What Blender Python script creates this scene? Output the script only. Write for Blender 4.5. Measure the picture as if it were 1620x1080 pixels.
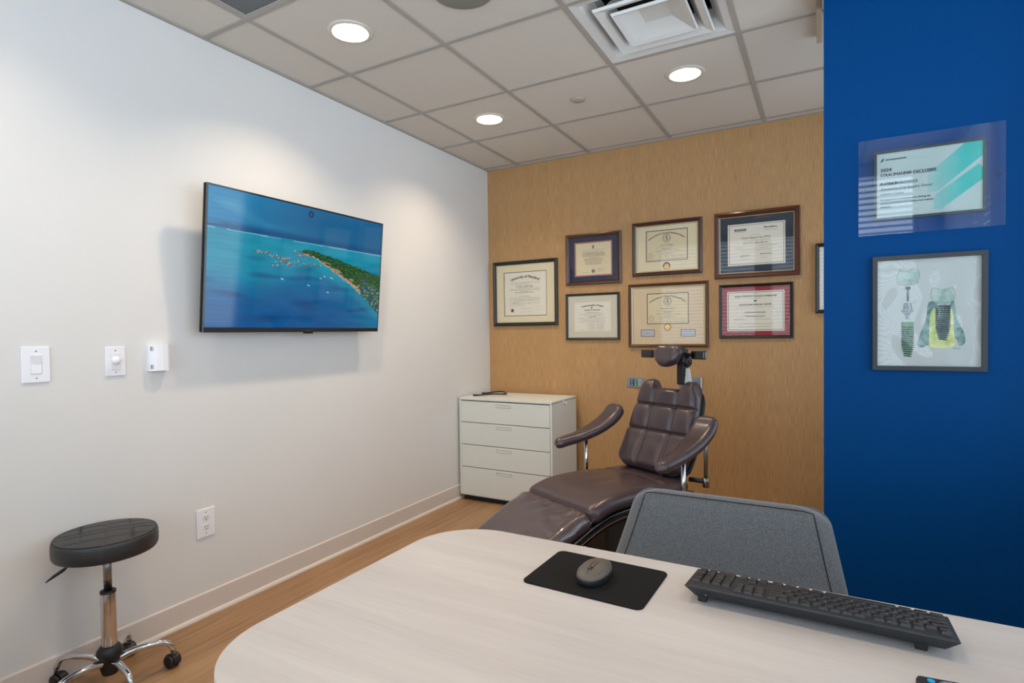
import bpy, bmesh, math, random
from mathutils import Vector, Matrix
R = math.radians; PI = math.pi
random.seed(7)
for o in list(bpy.data.objects): bpy.data.objects.remove(o)
SC = bpy.context.scene; COL = SC.collection

# ------------------------------------------------------------------ camera
cam = bpy.data.cameras.new('camera'); camo = bpy.data.objects.new('camera', cam); COL.objects.link(camo)
CX, CY, CZ, YAW, PITCH, ROLL, FPX, SX, SY = 2.4841, -4.1233, 1.2841, -0.5151, -0.0222, -0.0128, 894.97, -10.98, 6.57
fw = Vector((math.sin(YAW)*math.cos(PITCH), math.cos(YAW)*math.cos(PITCH), math.sin(PITCH)))
rt = Vector((math.cos(YAW), -math.sin(YAW), 0)); up = rt.cross(fw)
r2 = math.cos(ROLL)*rt + math.sin(ROLL)*up; u2 = -math.sin(ROLL)*rt + math.cos(ROLL)*up
m = Matrix((r2, u2, -fw)).transposed().to_4x4(); m.translation = (CX, CY, CZ); camo.matrix_world = m
cam.sensor_width = 36; cam.lens = FPX*36/1620; cam.shift_x = -SX/1620; cam.shift_y = SY/1620
cam.clip_start = 0.02; SC.camera = camo

# ------------------------------------------------------------------ world, exposure, daylight
w = bpy.data.worlds.new('world'); SC.world = w; w.use_nodes = True
w.node_tree.nodes['Background'].inputs[0].default_value = (0.55, 0.75, 1.0, 1)
w.node_tree.nodes['Background'].inputs[1].default_value = 0.6
SC.view_settings.view_transform = 'Standard'; SC.view_settings.look = 'None'
SC.view_settings.gamma = 1.0; SC.view_settings.use_curve_mapping = False
SC.view_settings.exposure = 0.04
H = 2.655; XR = 3.3; YR = -4.6; YB = -1.5; XB = 2.479

def area(name, loc, rot, sx, sy, power, color, shape='RECTANGLE', spread=180):
    l = bpy.data.lights.new(name, 'AREA'); l.energy = power; l.color = color; l.shape = shape; l.size = sx
    if shape in ('RECTANGLE', 'ELLIPSE'): l.size_y = sy
    l.spread = R(spread)
    o = bpy.data.objects.new(name, l); COL.objects.link(o); o.location = loc; o.rotation_euler = rot
    return o
DAY = (0.77, 0.88, 1.0)
# windows: (axis, fixed coordinate, lo, hi, z lo, z hi, watts)
WINS = [('y', YR, 0.25, 1.65, 0.75, 2.6, 34), ('y', YR, 1.8, 3.15, 0.75, 2.6, 32),
        ('x', XR, -4.45, -3.1, 0.75, 2.6, 29), ('x', XR, -2.95, -1.7, 0.75, 2.6, 28), ('x', XR, -1.3, -0.1, 0.75, 2.6, 22)]
for i, (ax, c, a, b, z0, z1, pw) in enumerate(WINS):
    mid = (a+b)/2; zc = (z0+z1)/2
    if ax == 'y': area('daylight', (mid, c-0.16, zc), (R(90), 0, 0), b-a, z1-z0, pw, DAY)   # faces +Y... set below
    else: area('daylight', (c+0.16, mid, zc), (R(90), 0, R(90)), b-a, z1-z0, pw, DAY)
for o in COL.objects:
    if o.name.startswith('daylight'):
        v = Vector((2, -2.6, 1.2)) - o.location
        want = Vector((0, 1, 0)) if abs(o.location.y-(YR-0.16)) < .01 else Vector((-1, 0, 0))
        o.rotation_euler = want.to_track_quat('-Z', 'Y').to_euler()

# ------------------------------------------------------------------ materials
MATS = {}
def lin(c):
    return tuple((x/12.92 if x <= .04045 else ((x+.055)/1.055)**2.4) for x in [v/255 for v in c])
class NT:
    def __init__(s, name):
        s.m = bpy.data.materials.new(name); s.m.use_nodes = True; s.t = s.m.node_tree; s.t.nodes.clear()
        s.out = s.n('ShaderNodeOutputMaterial')
    def n(s, typ, **kw):
        nd = s.t.nodes.new(typ)
        for k, v in kw.items():
            if k in nd.inputs.keys() if isinstance(k, str) else False: nd.inputs[k].default_value = v
            else: setattr(nd, k, v)
        return nd
    def l(s, a, b): s.t.links.new(a, b)
def mat(name, rgb, rough=.5, metal=0, coat=0, noise=0, nscale=20, bump=0, bscale=60, spec=.5, stretch=(1, 1, 1), coat_r=.1):
    """principled with a little procedural tone variation and bump in object space"""
    if name in MATS: return MATS[name]
    T = NT(name); p = T.n('ShaderNodeBsdfPrincipled'); T.l(p.outputs[0], T.out.inputs[0])
    c = lin(rgb); p.inputs['Base Color'].default_value = (*c, 1); p.inputs['Roughness'].default_value = rough
    p.inputs['Metallic'].default_value = metal; p.inputs['Coat Weight'].default_value = coat; p.inputs['Coat Roughness'].default_value = coat_r
    p.inputs['Specular IOR Level'].default_value = spec
    tc = T.n('ShaderNodeTexCoord'); mp = T.n('ShaderNodeMapping'); mp.inputs['Scale'].default_value = stretch
    T.l(tc.outputs['Object'], mp.inputs[0])
    nz = T.n('ShaderNodeTexNoise'); nz.inputs['Scale'].default_value = nscale; nz.inputs['Detail'].default_value = 4
    T.l(mp.outputs[0], nz.inputs[0])
    mx = T.n('ShaderNodeMix', data_type='RGBA'); k = max(noise, .02)
    mx.inputs[6].default_value = (*[x*(1-k) for x in c], 1); mx.inputs[7].default_value = (*[min(1, x*(1+k)) for x in c], 1)
    T.l(nz.outputs[0], mx.inputs[0]); T.l(mx.outputs[2], p.inputs['Base Color'])
    if bump:
        n2 = T.n('ShaderNodeTexNoise'); n2.inputs['Scale'].default_value = bscale; n2.inputs['Detail'].default_value = 5
        T.l(mp.outputs[0], n2.inputs[0]); b = T.n('ShaderNodeBump'); b.inputs['Strength'].default_value = min(1, bump); b.inputs['Distance'].default_value = .004
        T.l(n2.outputs[0], b.inputs['Height']); T.l(b.outputs[0], p.inputs['Normal'])
    MATS[name] = T.m; return T.m
def emis(name, rgb, s):
    T = NT(name); e = T.n('ShaderNodeEmission'); e.inputs[0].default_value = (*rgb, 1); e.inputs[1].default_value = s
    T.l(e.outputs[0], T.out.inputs[0]); MATS[name] = T.m; return T.m
def glass(name, ior=1.5, tint=(1, 1, 1), rough=.02, bump=0, bscale=3):
    T = NT(name); tr = T.n('ShaderNodeBsdfTransparent'); tr.inputs[0].default_value = (*tint, 1)
    g = T.n('ShaderNodeBsdfGlossy'); g.inputs['Roughness'].default_value = rough
    f0 = ((ior-1)/(ior+1))**2*1.9; lw = T.n('ShaderNodeLayerWeight'); lw.inputs[0].default_value = .5
    pw = T.n('ShaderNodeMath', operation='POWER'); pw.inputs[1].default_value = 5; T.l(lw.outputs['Facing'], pw.inputs[0])
    f = T.n('ShaderNodeMath', operation='MULTIPLY_ADD'); f.inputs[1].default_value = 1-f0; f.inputs[2].default_value = f0; T.l(pw.outputs[0], f.inputs[0]); mx = T.n('ShaderNodeMixShader')
    T.l(f.outputs[0], mx.inputs[0]); T.l(tr.outputs[0], mx.inputs[1]); T.l(g.outputs[0], mx.inputs[2]); T.l(mx.outputs[0], T.out.inputs[0])
    if bump:
        tc = T.n('ShaderNodeTexCoord'); n2 = T.n('ShaderNodeTexNoise'); n2.inputs['Scale'].default_value = bscale; n2.inputs['Detail'].default_value = 1
        T.l(tc.outputs['Object'], n2.inputs[0]); b = T.n('ShaderNodeBump'); b.inputs['Strength'].default_value = bump; b.inputs['Distance'].default_value = .03
        T.l(n2.outputs[0], b.inputs['Height']); T.l(b.outputs[0], g.inputs['Normal'])
    MATS[name] = T.m; return T.m
def wood_paper():
    T = NT('wood_grain_panel'); p = T.n('ShaderNodeBsdfPrincipled'); T.l(p.outputs[0], T.out.inputs[0]); p.inputs['Roughness'].default_value = .55
    tc = T.n('ShaderNodeTexCoord')
    def nz(sx, sz, det):
        mp = T.n('ShaderNodeMapping'); mp.inputs['Scale'].default_value = (sx, 1, sz); T.l(tc.outputs['Object'], mp.inputs[0])
        n = T.n('ShaderNodeTexNoise'); n.inputs['Scale'].default_value = 1; n.inputs['Detail'].default_value = det; T.l(mp.outputs[0], n.inputs[0]); return n
    a = nz(420, 11, 4); b = nz(14, .35, 2)
    cr = T.n('ShaderNodeValToRGB'); cr.color_ramp.elements[0].position = .33; cr.color_ramp.elements[1].position = .68
    cr.color_ramp.elements[0].color = (*lin((168, 128, 82)), 1); cr.color_ramp.elements[1].color = (*lin((203, 161, 108)), 1)
    T.l(a.outputs[0], cr.inputs[0])
    mx = T.n('ShaderNodeMix', data_type='RGBA', blend_type='MULTIPLY'); mx.inputs[0].default_value = .35
    T.l(cr.outputs[0], mx.inputs[6])
    c2 = T.n('ShaderNodeValToRGB'); c2.color_ramp.elements[0].position = .35; c2.color_ramp.elements[1].position = .65
    c2.color_ramp.elements[0].color = (.84, .82, .78, 1); c2.color_ramp.elements[1].color = (1, 1, 1, 1)
    T.l(b.outputs[0], c2.inputs[0]); T.l(c2.outputs[0], mx.inputs[7]); T.l(mx.outputs[2], p.inputs['Base Color'])
    bm_ = T.n('ShaderNodeBump'); bm_.inputs['Strength'].default_value = .15; bm_.inputs['Distance'].default_value = .002
    T.l(a.outputs[0], bm_.inputs['Height']); T.l(bm_.outputs[0], p.inputs['Normal'])
    MATS['panel'] = T.m
def floor_wood():
    T = NT('oak_plank_floor'); p = T.n('ShaderNodeBsdfPrincipled'); T.l(p.outputs[0], T.out.inputs[0]); p.inputs['Roughness'].default_value = .42
    tc = T.n('ShaderNodeTexCoord'); mp = T.n('ShaderNodeMapping'); mp.inputs['Rotation'].default_value = (0, 0, PI/2); T.l(tc.outputs['Object'], mp.inputs[0])
    br = T.n('ShaderNodeTexBrick'); br.inputs['Scale'].default_value = 1; br.inputs['Brick Width'].default_value = 1.2; br.inputs['Row Height'].default_value = .15
    br.inputs['Mortar Size'].default_value = .0012; br.inputs['Color1'].default_value = (.35, .35, .35, 1); br.inputs['Color2'].default_value = (.65, .65, .65, 1)
    br.inputs['Mortar'].default_value = (.1, .1, .1, 1); br.offset = .37; T.l(mp.outputs[0], br.inputs[0])
    m2 = T.n('ShaderNodeMapping'); m2.inputs['Scale'].default_value = (34, 1.6, 1); T.l(tc.outputs['Object'], m2.inputs[0])
    add = T.n('ShaderNodeVectorMath', operation='ADD'); T.l(m2.outputs[0], add.inputs[0]); T.l(br.outputs[0], add.inputs[1])
    nz = T.n('ShaderNodeTexNoise'); nz.inputs['Scale'].default_value = 1; nz.inputs['Detail'].default_value = 6; nz.inputs['Distortion'].default_value = .6; T.l(add.outputs[0], nz.inputs[0])
    mx = T.n('ShaderNodeMix', data_type='FLOAT'); mx.inputs[0].default_value = .35; T.l(nz.outputs[0], mx.inputs[2]); T.l(br.outputs[0], mx.inputs[3])
    cr = T.n('ShaderNodeValToRGB'); e = cr.color_ramp.elements; e[0].position = .25; e[0].color = (*lin((112, 82, 55)), 1); e[1].position = .75; e[1].color = (*lin((178, 144, 108)), 1)
    md = e.new(.48); md.color = (*lin((152, 117, 82)), 1)
    T.l(mx.outputs[0], cr.inputs[0]); T.l(cr.outputs[0], p.inputs['Base Color']); MATS['floor'] = T.m
def desk_wood():
    T = NT('pale_ash_laminate'); p = T.n('ShaderNodeBsdfPrincipled'); T.l(p.outputs[0], T.out.inputs[0]); p.inputs['Roughness'].default_value = .38
    tc = T.n('ShaderNodeTexCoord'); mp = T.n('ShaderNodeMapping'); mp.inputs['Scale'].default_value = (1.1, 14, 1); T.l(tc.outputs['Object'], mp.inputs[0])
    nz = T.n('ShaderNodeTexNoise'); nz.inputs['Scale'].default_value = 1; nz.inputs['Detail'].default_value = 5; nz.inputs['Distortion'].default_value = .4; T.l(mp.outputs[0], nz.inputs[0])
    m3 = T.n('ShaderNodeMapping'); m3.inputs['Scale'].default_value = (8, 160, 1); T.l(tc.outputs['Object'], m3.inputs[0])
    n3 = T.n('ShaderNodeTexNoise'); n3.inputs['Scale'].default_value = 1; n3.inputs['Detail'].default_value = 2; T.l(m3.outputs[0], n3.inputs[0])
    mx = T.n('ShaderNodeMix', data_type='FLOAT'); mx.inputs[0].default_value = .3; T.l(nz.outputs[0], mx.inputs[2]); T.l(n3.outputs[0], mx.inputs[3])
    cr = T.n('ShaderNodeValToRGB'); e = cr.color_ramp.elements; e[0].position = .3; e[0].color = (*lin((181, 175, 172)), 1); e[1].position = .66; e[1].color = (*lin((196, 191, 188)), 1)
    T.l(mx.outputs[0], cr.inputs[0]); T.l(cr.outputs[0], p.inputs['Base Color']); MATS['desk'] = T.m
def fabric():
    T = NT('heathered_grey_wool'); p = T.n('ShaderNodeBsdfPrincipled'); T.l(p.outputs[0], T.out.inputs[0]); p.inputs['Roughness'].default_value = .95
    p.inputs['Sheen Weight'].default_value = .3
    tc = T.n('ShaderNodeTexCoord'); nz = T.n('ShaderNodeTexNoise'); nz.inputs['Scale'].default_value = 640; nz.inputs['Detail'].default_value = 2; T.l(tc.outputs['Object'], nz.inputs[0])
    cr = T.n('ShaderNodeValToRGB'); e = cr.color_ramp.elements; e[0].position = .34; e[0].color = (*lin((51, 55, 60)), 1); e[1].position = .66; e[1].color = (*lin((108, 113, 119)), 1)
    T.l(nz.outputs[0], cr.inputs[0]); T.l(cr.outputs[0], p.inputs['Base Color'])
    b = T.n('ShaderNodeBump'); b.inputs['Strength'].default_value = .4; b.inputs['Distance'].default_value = .001; T.l(nz.outputs[0], b.inputs['Height']); T.l(b.outputs[0], p.inputs['Normal'])
    MATS['fabric'] = T.m
def attr_emit(name, attr, s):
    T = NT(name); p = T.n('ShaderNodeBsdfPrincipled'); p.inputs['Base Color'].default_value = (.005, .005, .006, 1); p.inputs['Roughness'].default_value = .06
    a = T.n('ShaderNodeAttribute', attribute_name=attr); T.l(a.outputs['Color'], p.inputs['Emission Color']); p.inputs['Emission Strength'].default_value = s
    T.l(p.outputs[0], T.out.inputs[0]); MATS[name] = T.m; return T.m
def perforated():
    T = NT('perforated_grille'); p = T.n('ShaderNodeBsdfPrincipled'); T.l(p.outputs[0], T.out.inputs[0]); p.inputs['Roughness'].default_value = .6
    tc = T.n('ShaderNodeTexCoord'); mp = T.n('ShaderNodeMapping'); mp.inputs['Scale'].default_value = (120, 120, 0); T.l(tc.outputs['Object'], mp.inputs[0])
    v = T.n('ShaderNodeTexVoronoi'); v.inputs['Randomness'].default_value = 0; v.inputs['Scale'].default_value = 1; T.l(mp.outputs[0], v.inputs[0])
    cr = T.n('ShaderNodeValToRGB'); cr.color_ramp.interpolation = 'CONSTANT'; e = cr.color_ramp.elements
    e[0].color = (*lin((34, 38, 42)), 1); e[1].position = .38; e[1].color = (*lin((132, 138, 140)), 1)
    T.l(v.outputs['Distance'], cr.inputs[0]); T.l(cr.outputs[0], p.inputs['Base Color']); MATS['perf'] = T.m
wood_paper(); floor_wood(); desk_wood(); fabric(); perforated()
M_WALL = mat('white_wall_paint', (219, 218, 215), .75, noise=.015, nscale=3, bump=.05, bscale=180)
M_CEIL = mat('ceiling_tile', (206, 199, 188), .9, noise=.04, nscale=140, bump=.12, bscale=260)
M_TBAR = mat('ceiling_tee_bar', (164, 158, 150), .6)
M_BLUE = mat('deep_blue_paint', (0, 63, 120), .5, noise=.02, nscale=4, spec=.06)
M_BASE = mat('vinyl_baseboard', (213, 203, 195), .5)
M_WHITE = mat('white_plastic', (228, 228, 228), .4)
M_WHITE2 = mat('white_switch_plastic', (236, 236, 240), .3)
M_CAB = mat('white_painted_metal', (216, 220, 214), .45, noise=.01)
M_DARK = mat('shadow_gap_black', (18, 18, 20), .7)
M_BLACK = mat('black_plastic', (22, 23, 25), .45)
M_BLACKG = mat('black_gloss', (12, 12, 14), .15, coat=.5)
M_CHROME = mat('polished_chrome', (215, 215, 220), .08, 1)
M_STEEL = mat('brushed_steel', (150, 150, 150), .3, 1)
M_SILVER = mat('silver_painted', (160, 165, 170), .35, .6)
M_VINYL = mat('aubergine_vinyl', (65, 51, 56), .36, coat=.3, noise=.06, nscale=8, bump=.25, bscale=28, coat_r=.22)
M_VINYLD = mat('aubergine_seam', (48, 36, 42), .5)
M_STOOL = mat('black_leatherette', (40, 40, 42), .45, coat=.05, bump=.3, bscale=300)
M_THREAD = mat('black_stitching', (20, 20, 22), .8)
M_PAPER = mat('warm_white_paper', (226, 222, 206), .8)
M_CREAM = mat('cream_paper', (218, 206, 170), .8)
M_MATCREAM = mat('cream_mat_board', (222, 212, 178), .85)
M_MATGREY = mat('stone_mat_board', (206, 202, 182), .85)
M_MATBEIGE = mat('beige_mat_board', (214, 194, 160), .85)
M_NAVY = mat('navy_mat_board', (38, 44, 66), .85)
M_SLATE = mat('slate_blue_mat_board', (36, 46, 62), .85)
M_RED = mat('crimson_mat_board', (150, 34, 48), .85)
M_PINK = mat('rose_bevel', (176, 108, 100), .7)
M_INK = mat('black_ink', (44, 42, 42), .8)
M_INKG = mat('grey_ink', (118, 114, 104), .8)
M_INKB = mat('navy_ink', (34, 40, 74), .8)
M_FBLACK = mat('black_frame', (26, 24, 24), .4, coat=.15)
M_FGREY = mat('charcoal_frame', (38, 45, 49), .5)
M_FBROWN = mat('dark_mahogany', (62, 34, 30), .28, coat=.6, noise=.25, nscale=30, stretch=(1, 1, 6))
M_FWAL = mat('walnut_frame', (84, 44, 26), .28, coat=.4, noise=.3, nscale=30, stretch=(1, 1, 6))
M_GOLD = mat('gold', (224, 168, 70), .35, .5)
M_FILLET = mat('champagne_fillet', (190, 178, 140), .4, .4)
M_PURPLE = mat('purple_ring', (66, 44, 92), .6)
M_TEAL = mat('teal_print', (40, 196, 184), .6)
M_TEAL2 = mat('pale_teal_print', (120, 196, 186), .6)
M_GLASS = glass('picture_glass', 1.32)
M_GLASSW = glass('warped_picture_glazing', 1.7, bump=.9, bscale=5)
M_ACRYL = glass('acrylic_panel', 1.35, (.93, .97, .99))
M_COVER = glass('clear_plastic_cover', 1.5, (.93, .9, .9), .08, bump=.5, bscale=14)
M_LAMP = emis('lamp_lens', (1, .86, .68), 30)

# ------------------------------------------------------------------ mesh helpers
class MB:
    def __init__(s): s.v = []; s.f = []; s.mi = []; s.mats = []; s.sm = []
    def m(s, mt):
        if mt not in s.mats: s.mats.append(mt)
        return s.mats.index(mt)
    def add(s, vs, fs, mt, smooth=False, M=None):
        b = len(s.v); k = s.m(mt)
        for p in vs:
            p = Vector(p); s.v.append(M @ p if M else p)
        for f in fs: s.f.append([b+i for i in f]); s.mi.append(k); s.sm.append(smooth)
        return s
    def box(s, c, d, mt, bev=0, M=None, seg=2):
        bm = bmesh.new(); bmesh.ops.create_cube(bm, size=1)
        for v in bm.verts: v.co = Vector((v.co.x*d[0]+c[0], v.co.y*d[1]+c[1], v.co.z*d[2]+c[2]))
        if bev: bmesh.ops.bevel(bm, geom=bm.edges[:], offset=bev, segments=seg, affect='EDGES', profile=.5)
        bm.verts.index_update(); s.add([v.co.copy() for v in bm.verts], [[v.index for v in f.verts] for f in bm.faces], mt, False, M); bm.free(); return s
    def prism(s, pts, z0, z1, mt, M=None, smooth=False, inset=0):
        n = len(pts); vs = [(x, y, z0) for x, y in pts]+[(x, y, z1) for x, y in pts]
        s.add(vs, [list(range(n))[::-1], list(range(n, 2*n))], mt, False, M)
        s.add(vs, [[i, (i+1) % n, n+(i+1) % n, n+i] for i in range(n)], mt, smooth, M); return s
    def tube(s, pts, r, mt, seg=10, caps=True, M=None):
        pts = [Vector(p) for p in pts]; n = len(pts); rr = r if isinstance(r, (list, tuple)) else [r]*n
        vs = []; prev = None
        for i, p in enumerate(pts):
            t = (pts[min(i+1, n-1)]-pts[max(i-1, 0)]).normalized()
            if prev is None:
                a = t.orthogonal().normalized()
            else: a = (prev-t*prev.dot(t)).normalized()
            prev = a; b = t.cross(a)
            for k in range(seg):
                an = 2*PI*k/seg; vs.append(p+(a*math.cos(an)+b*math.sin(an))*rr[i])
        fs = [[i*seg+k, i*seg+(k+1) % seg, (i+1)*seg+(k+1) % seg, (i+1)*seg+k] for i in range(n-1) for k in range(seg)]
        s.add(vs, fs, mt, True, M)
        if caps: s.add(vs, [list(range(seg))[::-1], [(n-1)*seg+k for k in range(seg)]], mt, False, M)
        return s
    def lathe(s, prof, mt, c=(0, 0, 0), seg=32, M=None, smooth=True, caps=True):
        vs = []; n = len(prof)
        for r, z in prof:
            for k in range(seg):
                a = 2*PI*k/seg; vs.append((c[0]+r*math.cos(a), c[1]+r*math.sin(a), c[2]+z))
        fs = [[i*seg+k, i*seg+(k+1) % seg, (i+1)*seg+(k+1) % seg, (i+1)*seg+k] for i in range(n-1) for k in range(seg)]
        s.add(vs, fs, mt, smooth, M)
        if caps and prof[0][0] > 1e-4: s.add(vs, [list(range(seg))[::-1]], mt, False, M)
        if caps and prof[-1][0] > 1e-4: s.add(vs, [[(n-1)*seg+k for k in range(seg)]], mt, False, M)
        return s
    def rectframe(s, w, h, prof, mt, M=None):
        """mitred moulding round a w x h rectangle (origin bottom centre, x right, y up, z out)"""
        vs = []
        for ins, d in prof:
            x = w/2-ins
            vs += [(-x, ins, d), (x, ins, d), (x, h-ins, d), (-x, h-ins, d)]
        n = len(prof)
        fs = [[i*4+k, i*4+(k+1) % 4, (i+1)*4+(k+1) % 4, (i+1)*4+k] for i in range(n-1) for k in range(4)]
        s.add(vs, fs, mt, False, M); return s
    def build(s, name, parent=None, loc=None, kind=None, autosm=False):
        me = bpy.data.meshes.new(name); me.from_pydata([tuple(v) for v in s.v], [], s.f)
        for mt in s.mats: me.materials.append(mt)
        me.polygons.foreach_set('material_index', s.mi); me.polygons.foreach_set('use_smooth', s.sm)
        bm = bmesh.new(); bm.from_mesh(me); bmesh.ops.remove_doubles(bm, verts=bm.verts, dist=1e-6)
        bmesh.ops.recalc_face_normals(bm, faces=bm.faces); bm.to_mesh(me); bm.free(); me.update()
        o = bpy.data.objects.new(name, me); COL.objects.link(o)
        if parent: o.parent = parent
        if loc is not None: o.location = loc
        if kind: o['kind'] = kind
        return o
def flat(s, pts, z, mt, M=None):
    s.add([(x, y, z) for x, y in pts], [list(range(len(pts)))], mt, False, M)
def thing(name, label, cat, loc=(0, 0, 0), rotz=0, group=None):
    o = bpy.data.objects.new(name, None); COL.objects.link(o); o.location = loc; o.rotation_euler = (0, 0, rotz)
    o.empty_display_size = .1; o['label'] = label; o['category'] = cat
    if group: o['group'] = group
    return o
def tag(o, label, cat, group=None):
    o['label'] = label; o['category'] = cat
    if group: o['group'] = group
    return o
def rrect(w, h, r, n=6, cx=0, cy=0):
    out = []
    for (sx, sy, a0) in ((1, 1, 0), (-1, 1, 90), (-1, -1, 180), (1, -1, 270)):
        for k in range(n+1):
            a = R(a0+90*k/n); out.append((cx+sx*(w/2-r)+r*math.cos(a), cy+sy*(h/2-r)+r*math.sin(a)))
    return out
def circle(cx, cy, r, n=20): return [(cx+r*math.cos(2*PI*k/n), cy+r*math.sin(2*PI*k/n)) for k in range(n)]
WALLM = Matrix(((1, 0, 0, 0), (0, 0, -1, 0), (0, 1, 0, 0), (0, 0, 0, 1)))        # x right, y up, z out of a wall that faces -Y
LEFTM = Matrix(((0, 0, 1, 0), (1, 0, 0, 0), (0, 1, 0, 0), (0, 0, 0, 1)))         # the same for the wall that faces +X (x right = +Y)

TXT = {}
def glyphs(sx, bold=0):
    key = (sx, bold)
    if key in TXT: return TXT[key]
    c = bpy.data.curves.new('t', 'FONT'); c.body = sx; c.size = 1; c.resolution_u = 2; c.offset = bold
    o = bpy.data.objects.new('t', c); COL.objects.link(o)
    dg = bpy.context.evaluated_depsgraph_get(); me = bpy.data.meshes.new_from_object(o.evaluated_get(dg))
    vs = [v.co.copy() for v in me.vertices]; fs = [list(p.vertices) for p in me.polygons]
    bpy.data.objects.remove(o); bpy.data.curves.remove(c); bpy.data.meshes.remove(me)
    TXT[key] = (vs, fs); return TXT[key]
def text(mb, sx, x, y, h, mt, z=.0006, M=None, align='c', width=None, bold=0, arc=None, shear=0, flip=False):
    if bold:
        for d in (-.5, .5): text(mb, sx, x+d*h*.09, y, h, mt, z+(d+.5)*.0001, M, align, width, 0, arc, shear, flip)
        return
    """h is the cap height; arc is a radius for text on a crown-shaped curve"""
    vs, fs = glyphs(sx, bold)
    if not vs: return
    x0 = min(v.x for v in vs); x1 = max(v.x for v in vs); k = h/.69
    kx = k if width is None else width/(x1-x0)
    off = {'l': -x0, 'c': -(x0+x1)/2, 'r': -x1}[align]
    out = []
    for v in vs:
        px, py = (v.x+off)*kx, v.y*k
        px += py*shear
        if arc: a = px/arc; px, py = (arc+py)*math.sin(a), (arc+py)*math.cos(a)-arc
        if flip: px, py = -px, -py
        out.append((x+px, y+py, z))
    mb.add(out, fs, mt, False, M)
def scrib(mb, x0, x1, y, h, mt, z=.0006, M=None, slant=0):
    """a line of writing too small to read: broken short strokes in word-sized runs"""
    x = x0
    while x < x1-h*.5:
        wl = random.uniform(2, 6)*h*.8; e = min(x+wl, x1)
        while x < e:
            s_ = h*random.uniform(.35, .6); hh = h*random.choice((.5, .55, .6, .95)); b = h*random.choice((0, 0, 0, -.25))
            flat(mb, [(x, y+b), (x+s_*.45, y+b), (x+s_*.45+slant*hh, y+hh), (x+slant*hh, y+hh)], z, mt, M)
            flat(mb, [(x, y+h*.22), (x+s_, y+h*.12), (x+s_, y+h*.26), (x, y+h*.36)], z, mt, M)
            x += s_+h*.12
        x += h*.45
def signature(mb, x0, w, y, h, mt, z=.0006, M=None):
    n = 46; ph = random.random()*6
    pts = [(x0+w*(i/n+.035*math.sin(i*.95+ph)), y+h*(.35+(.42-.25*i/n)*math.sin(i*.95+ph+1.2)*(.5+.5*math.sin(i*.31+ph)**2))) for i in range(n+1)]
    for a, b in zip(pts, pts[1:]):
        d = Vector((b[0]-a[0], b[1]-a[1])); d = d.normalized() if d.length > 1e-7 else Vector((1, 0)); q = Vector((-d.y, d.x))*h*.04
        flat(mb, [(a[0]-q.x, a[1]-q.y), (b[0]-q.x, b[1]-q.y), (b[0]+q.x, b[1]+q.y), (a[0]+q.x, a[1]+q.y)], z, mt, M)

def pad(mb, P, A, N, L, hw, Tf, Tb, r, rc, nt, ns, mt, groove=None, mtb=None, ends=(1, 1)):
    """upholstered pad: centre line P(t), across A(t), normal N(t), half width hw(t); front/back thickness rounded at the edges"""
    tt = []
    for i in range(nt+1):
        u = i/nt; tt.append(.5-.5*math.cos(PI*u)*(.45)-.0 if False else u)
    tt = [0, .004, .012, .025]+[.04+.92*i/nt for i in range(nt+1)]+[.975, .988, .996, 1]
    ss = [math.sin(k/ns*PI/2) for k in range(-ns, ns+1)]
    F = []; B = []
    for t in tt:
        tm = t*L; de = min(tm if ends[0] else 9, (L-tm) if ends[1] else 9)
        h = hw(t)
        if de < rc: h -= rc-math.sqrt(max(0, rc*rc-(rc-de)**2))
        p = P(t); a = A(t); n = N(t); rowF = []; rowB = []
        for s_ in ss:
            es = min(1, (1-abs(s_))*h/r); et = min(1, de/r)
            e = max(0, 1-math.hypot(1-es, 1-et)); k = math.sqrt(max(0, 1-(1-e)**2))
            g = groove(s_*h, tm, s_) if groove else 0
            rowF.append(p+a*(s_*h)+n*(Tf*k-g*k)); rowB.append(p+a*(s_*h)-n*Tb*k)
        F.append(rowF); B.append(rowB)
    m_ = len(ss); vs = [v for row in F for v in row]; nb = len(vs); vb = [v for row in B for v in row]
    fF = [[i*m_+j, i*m_+j+1, (i+1)*m_+j+1, (i+1)*m_+j] for i in range(len(tt)-1) for j in range(m_-1)]
    mb.add(vs, fF, mt, True); mb.add(vb, [f[::-1] for f in fF], mtb or mt, True)
    return F
def spline(pts):
    """Catmull-Rom through pts by parameter 0..1 in arc length"""
    pts = [Vector(p) for p in pts]; ex = [2*pts[0]-pts[1]]+pts+[2*pts[-1]-pts[-2]]; dense = []
    for i in range(1, len(ex)-2):
        p0, p1, p2, p3 = ex[i-1:i+3]
        for k in range(16):
            t = k/16; dense.append(.5*((2*p1)+(p2-p0)*t+(2*p0-5*p1+4*p2-p3)*t*t+(3*p1-p0-3*p2+p3)*t**3))
    dense.append(pts[-1]); cum = [0]
    for a, b in zip(dense, dense[1:]): cum.append(cum[-1]+(b-a).length)
    L = cum[-1]
    def P(t):
        d = max(0, min(1, t))*L; lo, hi = 0, len(cum)-1
        while hi-lo > 1:
            md = (lo+hi)//2
            if cum[md] <= d: lo = md
            else: hi = md
        k = (d-cum[lo])/max(1e-9, cum[hi]-cum[lo]); return dense[lo].lerp(dense[hi], k)
    return P, L
def lerpf(tab):
    def f(t):
        for (a, va), (b, vb) in zip(tab, tab[1:]):
            if t <= b: return va+(vb-va)*(t-a)/(b-a)
        return tab[-1][1]
    return f

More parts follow.
